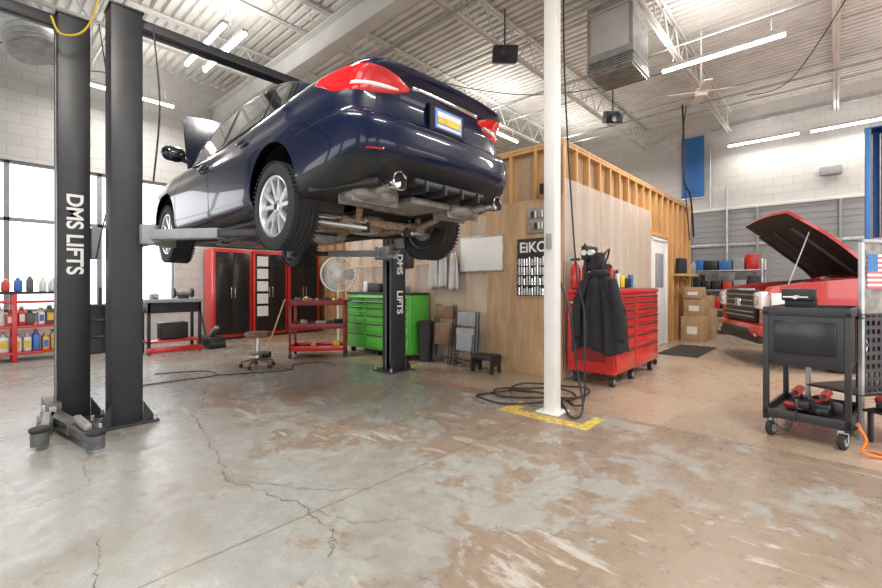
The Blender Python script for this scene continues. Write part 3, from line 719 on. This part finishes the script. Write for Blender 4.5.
for z in (.12,.5,.9):
    b.bx(-.46,.46,-.25,.25,z,z+.015,'dred'); 
    for (a0,a1,c0,c1) in ((-.47,.47,-.26,-.24),(-.47,.47,.24,.26),(-.47,-.45,-.25,.25),(.45,.47,-.25,.25)): b.bx(a0,a1,c0,c1,z,z+.09,'dred' if z!=.12 else 'red')
for x in (-.45,.45):
    for y in (-.24,.24):
        b.bx(x-.02,x+.02,y-.02,y+.02,.1,.98,'dred'); b.cyl((x-.015,y,.05),(x+.015,y,.05),.05,'blk')
b.tube([(.46,-.2,.95),(.56,-.2,1.0),(.56,.2,1.0),(.46,.2,.95)],.012,'dk')
for i in range(22):
    x,y=random.uniform(-.38,.38),random.uniform(-.18,.18); z=random.choice((.15,.53,.93,.93,.93)); b.box((x,y,z+.05),(random.uniform(.05,.2),.05,random.uniform(.06,.14)),random.choice(('blk','dst','dk','blk','dst','yel')),rz=random.uniform(0,3),bev=.008)
b.build(T=T)
b=MB('pedestal_fan'); fx,fy=C(-1.99,8.35); fz=1.46; dv=Vector((*C(.15,-1),0)); dv.normalize(); c0=Vector((fx,fy,fz))
b.cyl((fx,fy,.03),(fx,fy,fz-.1),.02,'wht2'); b.lathe((fx,fy,0),(0,0,1),[(0,.05),(.05,.05),(.2,.02),(.22,0)],'wht2',24); b.cyl(c0-dv*.18,c0-dv*.02,.07,'wht2')
Rm=dv.to_track_quat('Z','Y').to_matrix()
for off,rr in ((.06,.33),(-.06,.33),(.10,.2),(-.1,.2),(.11,.1)):
    b.tube([c0+dv*off+Rm@Vector((math.cos(a)*rr,math.sin(a)*rr,0)) for a in [2*pi*k/32 for k in range(33)]],.012 if rr>.3 else .005,'wht2',6,0)
for k in range(36):
    a=2*pi*k/36; u=Rm@Vector((math.cos(a),math.sin(a),0)); b.tube([c0+dv*.11+u*.05,c0+dv*.1+u*.2,c0+dv*.06+u*.33,c0-dv*.06+u*.33,c0-dv*.1+u*.2,c0-dv*.1+u*.05],.005,'wht2',4,0)
b.cyl(c0+dv*.1,c0+dv*.12,.06,'wht2')
for k in range(3):
    a=2*pi*k/3; rows=[]
    for i in range(6):
        r=.05+.25*i/5; wd=.3+.25*math.sin(pi*i/5); rows.append([c0+Rm@Vector((math.cos(a+j*wd)*r,math.sin(a+j*wd)*r,.02*j)) for j in (-1,0,1)])
    b.grid(rows,'galv')
b.build()
b=MB('drawer_cabinet'); x0,x1,y0,y1=4.80,5.27,5.12,6.84
b.bx(x0+.02,x1,y0,y1,.1,1.08,'grn',.01); b.bx(x0,x1,y0-.01,y1+.01,1.08,1.12,'blk',.008)
cols_=[y0+.02,y0+.6,y0+1.16,y1-.02]
for c in range(3):
    z=.14
    for h in (.24,.2,.14,.14,.1,.08):
        b.bx(x0-.002,x0+.02,cols_[c]+.008,cols_[c+1]-.008,z+.004,z+h-.004,'grn',.006); b.bx(x0-.02,x0,cols_[c]+.03,cols_[c+1]-.03,z+h-.035,z+h-.015,'dk',.004); z+=h
for y in (y0+.1,(y0+y1)/2,y1-.1):
    for x in (x0+.08,x1-.08): b.cyl((x,y-.02,.05),(x,y+.02,.05),.05,'blk')
b.box((5.05,6.2,1.2),(.25,.35,.16),'blk',bev=.02); b.box((5.05,5.6,1.17),(.2,.3,.1),'gry',bev=.01); b.box((5.1,6.6,1.22),(.12,.12,.2),'wht',bev=.02)
b.build()
b=MB('trash_bin'); b.lathe((5.02,4.95,0),(0,0,1),[(0,0),(.10,0),(.125,.62),(.135,.63),(.135,.66),(.12,.66),(.1,.03)],'blk',20); b.build()
def fchair(y,m,h=.85):
    b=MB('folding_chair')
    for i in range(2):
        x=5.12-i*.07; 
        for sy in (-.19,.19):
            b.tube([(x-.06,y+sy,.02),(x-.01,y+sy,h*.5),(x+.03,y+sy*.9,h)],.011,'dk',8)
            b.tube([(x-.10,y+sy*.85,.02),(x-.03,y+sy*.85,h*.6)],.011,'dk',8)
        b.box((x+.02,y,h*.86),(.025,.36,.2),m,R=Matrix.Rotation(.1,4,'Y'),bev=.01); b.box((x-.03,y,h*.5),(.03,.35,.34),m,R=Matrix.Rotation(.1,4,'Y'),bev=.012)
        b.cyl((x-.08,y-.19,.12),(x-.08,y+.19,.12),.009,'dk')
    b.build()
fchair(4.58,'brn',.95); fchair(4.13,'gry',.85)
b=MB('step_stool'); b.box((5.0,3.72,.22),(.26,.36,.06),'blk',bev=.01)
for sy in (-1,1): b.prism([(4.88,3.72+sy*.16,0),(4.94,3.72+sy*.16,0),(4.96,3.72+sy*.16,.10),(5.04,3.72+sy*.16,.10),(5.06,3.72+sy*.16,0),(5.12,3.72+sy*.16,0),(5.12,3.72+sy*.16,.2),(4.88,3.72+sy*.16,.2)],(0,.02*sy,0),'blk')
b.build()
for k,(y,z,m) in enumerate(((5.0,1.78,'wcl'),(4.78,1.80,'wcl'),(4.55,1.76,'wcl'))):
    b=MB('hanging_coat'); rows=[]
    for i in range(11):
        t=i/10; rows.append([Vector((PA-.05-.04*math.sin(j*1.4+k)*t-.03*math.cos(j*.7),y+(j-7)/7*(.07+.05*min(1,t*3)),z-t*.58+.02*math.cos(j))) for j in range(15)])
    b.grid(rows,m); b.cyl((PA,y,z-.02),(PA-.07,y,z+.02),.01,'blk'); b.build(solid=.01)
b=MB('whiteboard'); b.bx(PA-.03,PA-.017,3.62,4.42,1.48,1.98,'wht'); 
for a in ((3.6,4.44,1.46,1.48),(3.6,4.44,1.98,2.0),(3.6,3.62,1.46,2.0),(4.42,4.44,1.46,2.0)): b.bx(PA-.035,PA-.015,*a,'galv')
b.build()
sg=empty('tool_display_board')
b=MB('board'); b.bx(PA-.04,PA-.016,2.84,3.36,1.10,1.90,'blk')
for z in (1.14,1.28,1.42,1.55):
    b.bx(PA-.08,PA-.04,2.87,3.33,z,z+.015,'galv')
    for i in range(11): y=2.89+i*.042; b.cyl((PA-.06,y,z-.03),(PA-.06,y,z+random.uniform(.06,.10)),.011,random.choice(('chr','wht','wht')),seg=8)
b.build(sg); text('lettering','EiKO',.20,'wht',(PA-.043,3.10,1.77),(0,-1,0),(0,0,1),sg)
b=MB('bulb_display'); b.bx(PA-.04,PA-.016,2.86,3.2,1.97,2.32,'gry')
for z in (2.02,2.18):
    for i in range(6): b.cyl((PA-.06,2.9+i*.05,z),(PA-.06,2.9+i*.05,z+.09),.014,random.choice(('wht','blk','card')),seg=8)
b.build()
b=MB('wall_bracket'); b.box((PA-.07,2.9,2.55),(.12,.12,.14),'blk',bev=.02); b.build()
# ---------------------------------------------------------------- red tool chest
b=MB('tool_chest'); x0,x1,y0,y1=5.20,6.85,1.94,2.56
b.bx(x0,x1,y0+.015,y1,.16,1.14,'red',.012); b.bx(x0-.01,x1+.01,y0-.005,y1+.01,1.14,1.2,'red',.015); b.bx(x0+.03,x1-.03,y0+.03,y1-.03,1.198,1.206,'blk')
for c in ((x0+.02,x0+.66),(x0+.68,x1-.02)):
    z=.2
    for h in (.24,.17,.13,.11,.1,.09,.08):
        b.bx(c[0]+.006,c[1]-.006,y0-.004,y0+.016,z+.004,z+h-.004,'red',.006); b.bx(c[0]+.04,c[1]-.04,y0-.02,y0-.002,z+h-.03,z+h-.014,'dk',.004); z+=h
for x in (x0+.1,x0+.75,x1-.1):
    for y in (y0+.08,y1-.08): b.cyl((x,y-.025,.06),(x,y+.025,.06),.06,'blk',seg=20); b.cyl((x,y-.028,.06),(x,y+.028,.06),.03,'galv'); b.bx(x-.04,x+.04,y-.04,y+.04,.11,.16,'blk')
b.tube([(x0-.01,y0+.08,1.0),(x0-.06,y0+.08,1.03),(x0-.06,y1-.08,1.03),(x0-.01,y1-.08,1.0)],.014,'chr')
b.tube([(x1+.01,y0+.08,1.0),(x1+.06,y0+.08,1.03),(x1+.06,y1-.08,1.03),(x1+.01,y1-.08,1.0)],.014,'chr')
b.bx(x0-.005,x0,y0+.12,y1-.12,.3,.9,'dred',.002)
b.build()
b=MB('shop_supplies')
for i in range(9):
    x=x0+.1+i*.07; y=2.12+.16*(i%3); h=.15+.14*random.random(); b.cyl((x,y,1.207),(x,y,1.207+h),.032,random.choice(('red','blk','stl','blu','wht')),seg=14); b.cyl((x,y,1.207+h),(x,y,1.25+h),.015,'blk')
b.box((5.8,2.3,1.33),(.3,.25,.24),'blk',bev=.03)
b.cyl((5.42,2.4,1.21),(5.42,2.4,1.68),.02,'dk'); b.box((5.42,2.36,1.66),(.34,.08,.18),'blk',bev=.01); b.box((5.46,2.3,1.5),(.26,.16,.14),'dk',bev=.02); b.box((5.35,2.2,1.55),(.1,.12,.22),'blk',bev=.02)
for gy in (2.28,2.36): b.cyl((5.33,gy,1.66),(5.24,gy,1.66),.035,'wht',seg=16)
b.cyl((5.28,2.36,1.21),(5.28,2.36,1.78),.014,'blk'); b.cyl((5.62,2.42,1.21),(5.62,2.42,1.74),.014,'blk'); b.tube([(5.3,2.3,1.3),(5.25,2.15,1.55),(5.4,2.1,1.7),(5.55,2.2,1.55),(5.5,2.3,1.3)],.012,'blk')
b.box((6.1,2.25,1.30),(.15,.15,.18),'yel',bev=.02); b.box((6.4,2.3,1.28),(.2,.2,.14),'blk',bev=.02); b.cyl((6.15,2.42,1.21),(6.15,2.42,1.55),.05,'blk'); b.cyl((6.6,2.25,1.21),(6.6,2.25,1.4),.04,'blu')
b.box((5.98,2.4,1.33),(.1,.1,.24),'brn',bev=.01); b.build()
b=MB('fire_extinguisher'); b.lathe((5.26,2.48,1.207),(0,0,1),[(0,0),(.06,0),(.065,.01),(.065,.24),(.04,.3),(.02,.32),(.02,.35),(0,.35)],'red',20); b.box((5.26,2.48,1.58),(.03,.12,.03),'blk'); b.build()
b=MB('jacket'); rows=[]
for i in range(21):
    t=i/20; wd=.13+.15*min(1,t*2.2)+.05*t; r=[]
    for j in range(25):
        u=(j-12)/12; fold=.028*math.sin(j*1.25+t*1.5)*min(1,t*2)+.02*math.sin(j*.6+2)
        yy=2.10+u*wd; xx=x0-.115-.05*(1-u*u)+fold; zz=1.36-t*.90+.05*math.sin(u*4)*t
        if t<.1: xx+=.03*(1-t*10)
        r.append(Vector((xx,yy,zz)))
    rows.append(r)
b.grid(rows,'cloth'); b.ell((x0-.11,2.1,1.38),(.07,.14,.06),'cloth',12)
for sgn in (-1,1): b.tube([(x0-.12,2.1+sgn*.16,1.30),(x0-.17,2.1+sgn*.24,1.05),(x0-.15,2.1+sgn*.27,.80),(x0-.14,2.1+sgn*.26,.62)],.055,'cloth',12)
b.build(solid=.012)
b=MB('air_hose'); b.tube([(px+.14,py+.05,4.9),(px+.15,py+.02,3.0),(px+.13,py-.02,2.2),(px+.14,py+.02,1.45),(px+.10,py-.13,1.0),(px+.2,py-.15,.5),(px+.14,py-.25,.06),(px-.1,py-.25,.02)]+
   [(*C(.80+.50*math.cos(a)+.03*k*.7,4.62+.30*math.sin(a)+.018*k),.016+.012*(k%3)) for k,a in enumerate([.3+ i*pi/5 for i in range(27)])],.011,'blk',8,5); b.build()
b=MB('air_hose'); b.tube([(px+.19,py-.03,4.9),(px+.2,py-.03,3.4),(px+.3,py-.1,1.5),(px+.36,py-.16,1.0),(px+.3,py-.2,.5),(px+.28,py-.2,.1),(px+.3,py-.1,.02),(px+.5,py+.1,.012)],.009,'blk'); b.build()
b=MB('extension_cord'); b.tube([(*C(-3.1,5.9),.01),(*C(-2.6,6.1),.01),(*C(-2.2,6.3),.01),(*C(-2.3,6.7),.01),(*C(-1.9,6.9),.01),(*C(-1.6,6.6),.01)],.007,'blk'); b.tube([(*C(-3.9,5.1),.01),(*C(-3.4,5.6),.01),(*C(-3.1,5.9),.01),(*C(-3.4,6.2),.01),(*C(-4,6),.01)],.007,'blk'); b.build()
b=MB('creeper_seat'); x,y=7.15,2.25; b.box((x,y,.36),(.36,.34,.07),'blk',bev=.03); b.box((x,y,.12),(.36,.34,.03),'dk')
for sx_ in (-.15,.15):
    for sy_ in (-.14,.14): b.cyl((x+sx_,y+sy_,.1),(x+sx_,y+sy_,.34),.014,'chr'); b.cyl((x+sx_,y+sy_-.02,.04),(x+sx_,y+sy_+.02,.04),.04,'blk')
b.build()
# ---------------------------------------------------------------- right back clutter
for i,(x,y,z,sx_,sy_,sz_) in enumerate(((11.0,2.35,0,.5,.45,.55),(11.05,2.33,.55,.45,.4,.4),(11.0,2.35,.95,.4,.36,.25),(11.7,2.3,0,.45,.45,.7),(11.7,2.3,.7,.4,.35,.3))):
    b=MB('cardboard_box'); b.bx(x-sx_/2,x+sx_/2,y-sy_/2,y+sy_/2,z,z+sz_,'card',.006); b.bx(x-.03,x+.03,y-sy_/2-.001,y+sy_/2+.001,z+.02,z+sz_+.001,'ply',0); b.bx(x-sx_/2-.002,x-sx_/2,y-.1,y+.1,z+sz_*.3,z+sz_*.6,'wht',0); b.build()
b=MB('wall_organiser'); b.bx(10.5,11.9,2.46,2.66,1.45,1.5,'stud'); b.bx(10.6,11.0,2.5,2.64,1.5,1.85,'blk',.02); b.bx(11.1,11.5,2.48,2.64,1.5,1.7,'card',.01); b.bx(11.55,11.85,2.5,2.64,1.5,1.75,'gry',.01); b.build()
b=MB('floor_mat'); b.bx(8.4,10.0,1.75,2.4,0,.012,'rub',.004); b.build()
b=MB('storage_rack')
for x in (12.9,13.5):
    for y in (1.3,2.9): b.bx(x,x+.04,y,y+.04,0,1.9,'galv')
for z in (.1,.6,1.1,1.6):
    b.bx(12.9,13.54,1.3,2.94,z,z+.03,'galv')
    y=1.4
    while y<2.7:
        w=random.uniform(.16,.3); b.bx(12.95,13.45,y,y+w,z+.03,z+.03+random.uniform(.2,.4),random.choice(('blk','card','red','gry','dk','blu')),.01); y+=w+.03
b.build()
b=MB('wall_banner'); b.bx(AX1-.04,AX1-.005,2.75,3.32,3.74,5.5,'blu',.008); b.bx(AX1-.05,AX1-.03,2.73,3.34,5.48,5.54,'galv'); b.bx(AX1-.05,AX1-.03,2.73,3.34,3.70,3.75,'galv'); b.build()
b=MB('hanging_cable'); b.tube([(10.8,2.55,5.3),(10.8,2.52,4.4),(10.9,2.54,3.6),(11.3,2.5,3.3),(11.7,2.52,2.4)],.02,'blk'); b.tube([(10.9,2.5,5.3),(10.9,2.58,4.4),(11.1,2.56,3.4),(11.4,2.54,2.3)],.012,'blk'); b.build()
b=MB('wall_conduit')
b.cyl((AX1-.05,2.6,3.4),(AX1-.05,2.6,5.2),.025,'galv'); b.cyl((AX1-.08,-6,5.56),(AX1-.08,2.6,5.56),.025,'galv'); b.cyl((AX1-.09,2.2,1.4),(AX1-.09,2.2,3.9),.03,'galv'); b.bx(AX1-.17,AX1-.07,2.0,2.4,1.2,1.8,'galv',.01)
b.bx(AX1-.12,AX1-.03,-.1,.3,3.9,4.1,'gry',.01)
b.build()
# ---------------------------------------------------------------- lights & ceiling things
def fixture(c,L,axis,n=1,power=60,up=.28):
    b=MB('led_strip_light'); x,y,z=c; d=(1,0) if axis=='x' else (0,1); e=(d[1],d[0])
    for k in range(n):
        o=(k-(n-1)/2)*.28
        cx,cy=x+e[0]*o,y+e[1]*o
        sz=(L,.09,.05) if axis=='x' else (.09,L,.05)
        b.box((cx,cy,z+.045),sz,'wht2'); 
        b.cyl((cx-d[0]*L/2,cy-d[1]*L/2,z),(cx+d[0]*L/2,cy+d[1]*L/2,z),.028,'led',seg=12)
    for sgn in (-1,1): b.cyl((x+d[0]*sgn*L*.4,y+d[1]*sgn*L*.4,z+.06),(x+d[0]*sgn*L*.4,y+d[1]*sgn*L*.4,5.95),.004,'galv',seg=6)
    fo=b.build()
    for k,(pw,dz,rx) in enumerate(((power,-.06,0),(power*up,.12,pi))):  # tube light below; weaker uplight added above the housing to brighten the ceiling
        l=bpy.data.lights.new('tube_and_fill_glow','AREA'); l.shape='RECTANGLE'; l.size=L if axis=='x' else .25; l.size_y=.25 if axis=='x' else L; l.energy=pw; l.color=(1,.955,.89)
        o=bpy.data.objects.new('tube_and_fill_glow',l); o.location=(x,y,z+dz); o.rotation_euler=(rx,0,0); S.collection.objects.link(o); o.parent=fo
fixture((8.0,1.37,4.9),1.65,'y',1,115); fixture((13.5,1.38,4.91),1.45,'y',1,20,.3); fixture((13.5,-.35,4.9),1.6,'y',1,20,.3)
fixture((2.05,10.0,4.9),1.45,'x',1,50); fixture((2.53,7.12,4.9),1.6,'y',2,130)
fixture((2.2,-1.2,4.9),1.8,'x',1,170); fixture((8.5,6.0,4.9),1.8,'x',1,110); fixture((0.2,2.2,4.9),1.8,'y',1,150); fixture((6.5,-2.2,4.9),1.8,'x',1,170); fixture((10.5,-2.2,4.9),1.8,'x',1,140); fixture((11.5,5.5,4.9),1.8,'x',1,90)
b=MB('unit_heater'); hx,hy=7.1,2.62; z0,z1=4.62,5.7
b.bx(hx-.36,hx+.36,hy-.36,hy+.36,z0+.2,z1,'galv',.01); b.bx(hx-.34,hx+.34,hy-.34,hy+.34,z0,z0+.2,'dst',.004)
for i in range(5): 
    z=z0+.03+i*.038; b.bx(hx-.37,hx+.37,hy-.37,hy+.37,z,z+.012,'galv',.002)
for i in range(9): x=hx-.32+i*.08; b.bx(x,x+.01,hy-.34,hy+.34,z0-.02,z0,'galv',0)
b.cyl((hx,hy,z1),(hx,hy,5.98),.12,'galv'); b.bx(hx-.365,hx-.36,hy-.3,hy+.3,z0+.3,z1-.1,'wht2',.002); b.build()
b=MB('ceiling_fan'); x,y=9.1,1.84; z=4.82; b.cyl((x,y,z),(x,y,5.95),.015,'wht'); b.lathe((x,y,z-.1),(0,0,1),[(0,0),(.08,.01),(.12,.06),(.12,.12),(.05,.17),(0,.18)],'wht',20)
for k in range(4):
    a=k*pi/2+.4; d=Vector((math.cos(a),math.sin(a),0)); b.beam(Vector((x,y,z-.02))+d*.1,Vector((x,y,z-.02))+d*.56,.14,.014,'wht')
b.build()
for (x,y,z,s_) in ((5.44,3.69,4.73,1),(8.26,3.14,4.45,.9)):
    b=MB('loudspeaker'); Rz=Matrix.Rotation(math.radians(-47),4,'Z')@Matrix.Rotation(.35,4,'X'); b.box((x,y,z),(.36*s_,.24*s_,.24*s_),'blk',R=Rz,bev=.02)
    b.lathe(Vector((x,y,z))+Vector((-.08,-.075,-.03)),(-.7,-.65,-.34),[(0,.02),(.03,.03),(.08,.045),(.09,.05)],'dk',16); b.cyl((x,y,z+.1),(x,y,5.42),.012,'dk'); b.build()
b=MB('flexible_duct'); pts=smoothpts([(*C(-6.2,5.9),5.2),(*C(-5.8,5.6),4.95),(*C(-5.4,5.35),4.7),(*C(-5.05,5.2),4.38),(*C(-4.9,5.2),4.05)],14); b.tube(pts,.24,M['galv'],20,0,rib=.12); b.cyl((*C(-5.4,5.35),4.9),(*C(-5.4,5.35),5.95),.01,'galv'); b.build(ang=20)
L3=empty('two_post_lift'); b=MB('columns'); x,y=C(8.1,8.0); column(b,x,y,-1,'blu',4.15,.28,.3); b.bx(x-.08,x+.08,y-.1,y+.1,.2,.9,'dk'); b.build(L3)
# ---------------------------------------------------------------- red pickup truck
fl=Vector((4.75,6.3)); hd=Vector((-.956,.292)); rt=Vector((.292,.956))
o=C(*fl); hdr=Vector(C(*hd)); rtr=Vector(C(*rt))
T=Matrix(((-hdr.x,rtr.x,0,o[0]),(-hdr.y,rtr.y,0,o[1]),(0,0,1,0),(0,0,0,1)))@Matrix.Diagonal((1.04,1.0,1.13,1))
b=MB('pickup_truck')
def arch(x0,z0,R,n=12): return [(x0+R*math.cos(pi-pi*k/n),z0+R*math.sin(pi-pi*k/n)) for k in range(n+1)]
fen=[(.0,.55),(.12,.5)]+[(.45,.42)]+[(x,z) for x,z in arch(.92,.42,.43)]+[(1.4,.40),(3.2,.40),(3.2,1.22),(1.35,1.22),(1.2,1.2),(.5,1.14),(.1,1.08),(0,.95)]
for y0,th in ((0,.2),(1.65,.2)): b.prism([(x,y0,z) for x,z in fen],(0,th,0),'trk')
b.bx(.05,3.2,.2,1.65,.42,.7,'blk',0)
b.bx(1.3,3.2,.1,1.75,.7,1.2,'trk',.02)
b.bx(3.1,5.3,.0,1.85,.5,1.25,'trk',.04)
b.box((.75,.92,.85),(.6,.6,.4),'dst',bev=.05); b.box((.75,.92,1.05),(.4,.45,.1),'blk',bev=.04); b.box((.35,.5,.95),(.25,.3,.2),'blk',bev=.03); b.box((1.1,1.4,1.0),(.25,.3,.2),'blk',bev=.03); b.tube([(.4,.5,1.05),(.6,.7,1.12),(.9,1.0,1.1),(1.1,1.3,1.1)],.04,'blk')
b.bx(-.03,.08,.3,1.55,.60,1.04,'blk',.02)
for z in (.66,.72,.8,.88,.96): b.bx(-.05,-.02,.32,1.53,z,z+.02,'dst',.006)
b.bx(-.05,-.025,.28,1.57,1.03,1.06,'chr',.01); b.bx(-.06,-.03,.8,1.05,.8,.92,'chr',.01)
b.box((.02,.925,.5),(.22,1.87,.18),'trk',bev=.07); b.box((-.06,.925,.47),(.08,1.2,.1),'blk',bev=.02); b.box((.05,.925,.38),(.22,1.7,.10),'blk',bev=.02)
for y in (.15,1.7):
    b.box((.05,y,.9),(.22,.30,.24),'lensw',bev=.05); b.box((-.02,y,.9),(.1,.2,.14),'chr',bev=.03); b.cyl((-.08,y,.48),(-.02,y,.48),.06,'lensw')
b.box((.22,.0,.9),(.30,.03,.20),'lensw',bev=.01); b.box((.3,-.008,.9),(.14,.03,.14),'amb',bev=.01); b.box((.2,1.85,.9),(.22,.03,.14),'amb',bev=.01)
ca,sa=math.cos(math.radians(40)),math.sin(math.radians(40)); rows=[];rows2=[]
for i in range(11):
    t=1.3*i/10; cr=.05*math.sin(pi*i/10); wv=.86-.06*(i/10)**2
    r=[Vector((1.32-t*ca+cr*.6,.925+wv*k/8,1.24+t*sa+cr*.8+.04*(1-(k/8)**2))) for k in range(-8,9)]; rows.append(r); rows2.append([v+Vector((-.02,0,-.035)) for v in r])
b.grid(rows,'trk'); b.grid(rows2,'blk')
b.grid([[r[0] for r in rows],[r[0] for r in rows2]],'trk'); b.grid([[r[-1] for r in rows],[r[-1] for r in rows2]],'trk'); b.grid([rows[-1],rows2[-1]],'trk')
for y in (.35,.92,1.5): b.beam((1.2,y,1.25),(.45,y,1.86),.05,.04,'dk')
b.cyl((.35,.25,1.05),(.62,.25,1.80),.008,'stl')
cab=[(1.35,1.2),(2.0,1.78),(2.2,1.84),(3.6,1.84),(3.9,1.25)]
b.prism([(x,.12,z) for x,z in cab],(0,1.61,0),'trk')
b.prism([(1.52,.10,1.25),(2.05,.10,1.74),(2.75,.10,1.76),(2.75,.10,1.25)],(0,.02,0),'glass'); b.prism([(2.85,.10,1.25),(2.85,.10,1.76),(3.5,.10,1.76),(3.7,.10,1.25)],(0,.02,0),'glass')
b.prism([(1.36,.22,1.24),(1.95,.28,1.76),(1.95,1.57,1.76),(1.36,1.63,1.24)],(-.015,0,.015),'glass')
b.ell((1.75,-.1,1.3),(.07,.12,.1),'trk',14,.7); b.beam((1.75,.0,1.25),(1.75,.1,1.22),.04,.03,'blk')
b.bx(1.5,1.505,-.003,0,.5,1.2,'skin',0); b.bx(2.7,2.705,-.003,0,.5,1.2,'skin',0); b.bx(2.4,2.6,-.03,0,1.05,1.08,'blk')
for x in (.92,4.3):
    for y,s_ in ((.13,-1),(1.72,1)): wheel(b,(x,y,.36),(0,s_,0),.36,.25)
b.build(T=T)
# ---------------------------------------------------------------- black service cart (right)
cn=Vector((3.05,3.22)); dl=Vector((-.66,.751)); dd=Vector((.751,.66)); o=C(*cn); l=Vector(C(*dl)); d=Vector(C(*dd))
T=Matrix(((l.x,d.x,0,o[0]),(l.y,d.y,0,o[1]),(0,0,1,0),(0,0,0,1)))
b=MB('service_cart'); W,D=.5,.75
for x in (.0,W):
    for y in (0,D): b.bx(x-.02,x+.02,y-.02,y+.02,.14,1.04,'dk')
for z in (.16,.60,1.02): b.bx(0,W,0,D,z,z+.02,'dk'); 
for z in (.16,1.0):
    b.bx(-.02,W+.02,-.02,0,z,z+.07,'dk'); b.bx(-.02,W+.02,D,D+.02,z,z+.07,'dk'); b.bx(-.02,0,0,D,z,z+.07,'dk'); b.bx(W,W+.02,0,D,z,z+.07,'dk')
b.bx(.06,W-.06,-.035,-.015,.70,.96,'blkg',.01); b.bx(.02,W-.02,-.022,-.01,.62,1.0,'dk',.01)
for y in (.06,.24,.42,.6): b.bx(W-.005,W+.005,y,y+.12,.62,1.0,'dk',.004); b.bx(-.005,.005,y,y+.12,.62,1.0,'dk',.004)
for x,y in ((.03,.03),(W-.03,.03),(.03,D-.03),(W-.03,D-.03)):
    b.lathe((x,y,.065),(1,.3,0),[(0,-.02),(.03,-.022),(.055,-.02),(.065,-.012),(.065,.012),(.055,.02),(.03,.022),(0,.02)],'rub',24); b.lathe((x,y,.065),(1,.3,0),[(0,-.024),(.035,-.024),(.035,.024),(0,.024)],'galv',16)
    b.bx(x-.03,x+.03,y-.03,y+.03,.125,.15,'galv'); b.bx(x-.032,x-.027,y-.02,y+.02,.06,.13,'galv',.001); b.bx(x+.027,x+.032,y-.02,y+.02,.06,.13,'galv',.001)
b.build(T=T)
b=MB('power_tools')
for i in range(22):
    x,y=random.uniform(.1,W-.12),random.uniform(.1,.55); z=.185; b.box((x,y,z+.03+.03*(i%3)),(random.uniform(.08,.18),random.uniform(.04,.08),random.uniform(.04,.08)),random.choice(('blk','red','dk','dst','dk','blkg')),rz=random.uniform(0,3),bev=.012)
for x,y in ((.15,.2),(.33,.22)):
    b.cyl((x,y-.08,.36),(x,y+.12,.36),.032,'red'); b.cyl((x,y-.14,.36),(x,y-.08,.36),.018,'blk'); b.beam((x,y+.08,.34),(x,y+.1,.24),.035,.045,'blk',.01); b.box((x,y+.1,.23),(.07,.11,.05),'blk',bev=.01)
b.tube([(.3,-.02,.25),(.32,-.05,.15),(.36,-.05,.08),(.44,-.03,.12),(.46,-.01,.2)],.006,'blk')
b.build(T=T)
b=MB('vise'); b.box((.32,.3,1.10),(.2,.16,.10),'dk',bev=.02); b.box((.32,.2,1.17),(.22,.07,.10),'blk',bev=.01); b.cyl((.32,.05,1.15),(.32,.3,1.15),.016,'stl'); b.cyl((.24,.06,1.15),(.4,.06,1.15),.008,'stl'); b.cyl((.32,.45,1.045),(.32,.45,1.2),.06,'blkg'); b.build(T=T)
b=MB('ratchet_strap'); b.tube([(-.06,-.02,.2),(-.1,-.03,.12),(-.08,-.06,.04),(-.16,-.02,.012),(-.24,.05,.012),(-.14,.1,.012)],.010,'org',6); b.tube([(-.05,.03,.22),(-.09,.05,.1),(-.12,.1,.014),(-.3,.15,.014)],.008,'org',6); b.build(T=T)
o2=C(3.38,3.45); r2=Vector(C(.97,.24)).normalized(); n2=Vector(C(-.24,.97)).normalized()
T2=Matrix(((r2.x,n2.x,0,o2[0]),(r2.y,n2.y,0,o2[1]),(0,0,1,0),(0,0,0,1)))
b=MB('tool_rack'); W2=.62
for x in (0,W2):
    for y in (0,.4): b.bx(x,x+.03,y,y+.03,.0 if y else .0,1.62 if y==0 else 1.0,'galv')
b.bx(0,W2+.03,0,.03,1.59,1.62,'galv'); b.bx(.0,.028,0,.43,.97,1.0,'dk'); b.bx(0,W2+.03,0,.43,1.0,1.02,'dk'); b.bx(0,W2+.03,0,.43,.35,.37,'dk')
for i in range(10): b.bx(.035+i*.06,.06+i*.06,.008,.02,.38,1.0,'dk',0)
for i in range(9): b.bx(.03,W2,.006,.018,.40+i*.07,.43+i*.07,'dk',0)
b.bx(.03,W2,.012,.02,1.02,1.59,'dst',0)
for i in range(7): b.bx(.07,.33,.006,.011,1.22+i*.04,1.22+i*.04+.02,'red',0); b.bx(.07,.33,.006,.011,1.24+i*.04,1.26+i*.04,'wht',0)
b.bx(.07,.18,.003,.007,1.36,1.50,'blu',0); b.build(T=T2)
b=MB('rag_pile'); 
for i in range(8): b.ell((.08+.07*i,-.12+.05*(i%2),.3+.03*(i%3)),(.08,.06,.04),('dk','dred','dk')[i%3],12,.8)
b.bx(.0,.7,-.25,-.0,.24,.26,'dk'); 
for x in (.02,.66): b.bx(x,x+.03,-.24,-.21,0,.25,'dk'); b.bx(x,x+.03,-.05,-.02,0,.25,'dk')
b.build(T=T2)
# ---------------------------------------------------------------- world & camera
w=bpy.data.worlds.new('World'); S.world=w; w.use_nodes=True; bg=w.node_tree.nodes['Background']; bg.inputs[0].default_value=(.98,.98,1,1); bg.inputs[1].default_value=3.5
cam=bpy.data.cameras.new('camera'); co=bpy.data.objects.new('camera',cam); S.collection.objects.link(co)
co.location=(0,0,1.25); co.rotation_euler=(pi/2,0,math.radians(-47.4)); cam.sensor_width=36; cam.lens=430/882*36; cam.shift_y=-9/882; cam.clip_start=.05
S.camera=co
S.view_settings.view_transform='Standard'; S.view_settings.look='None'
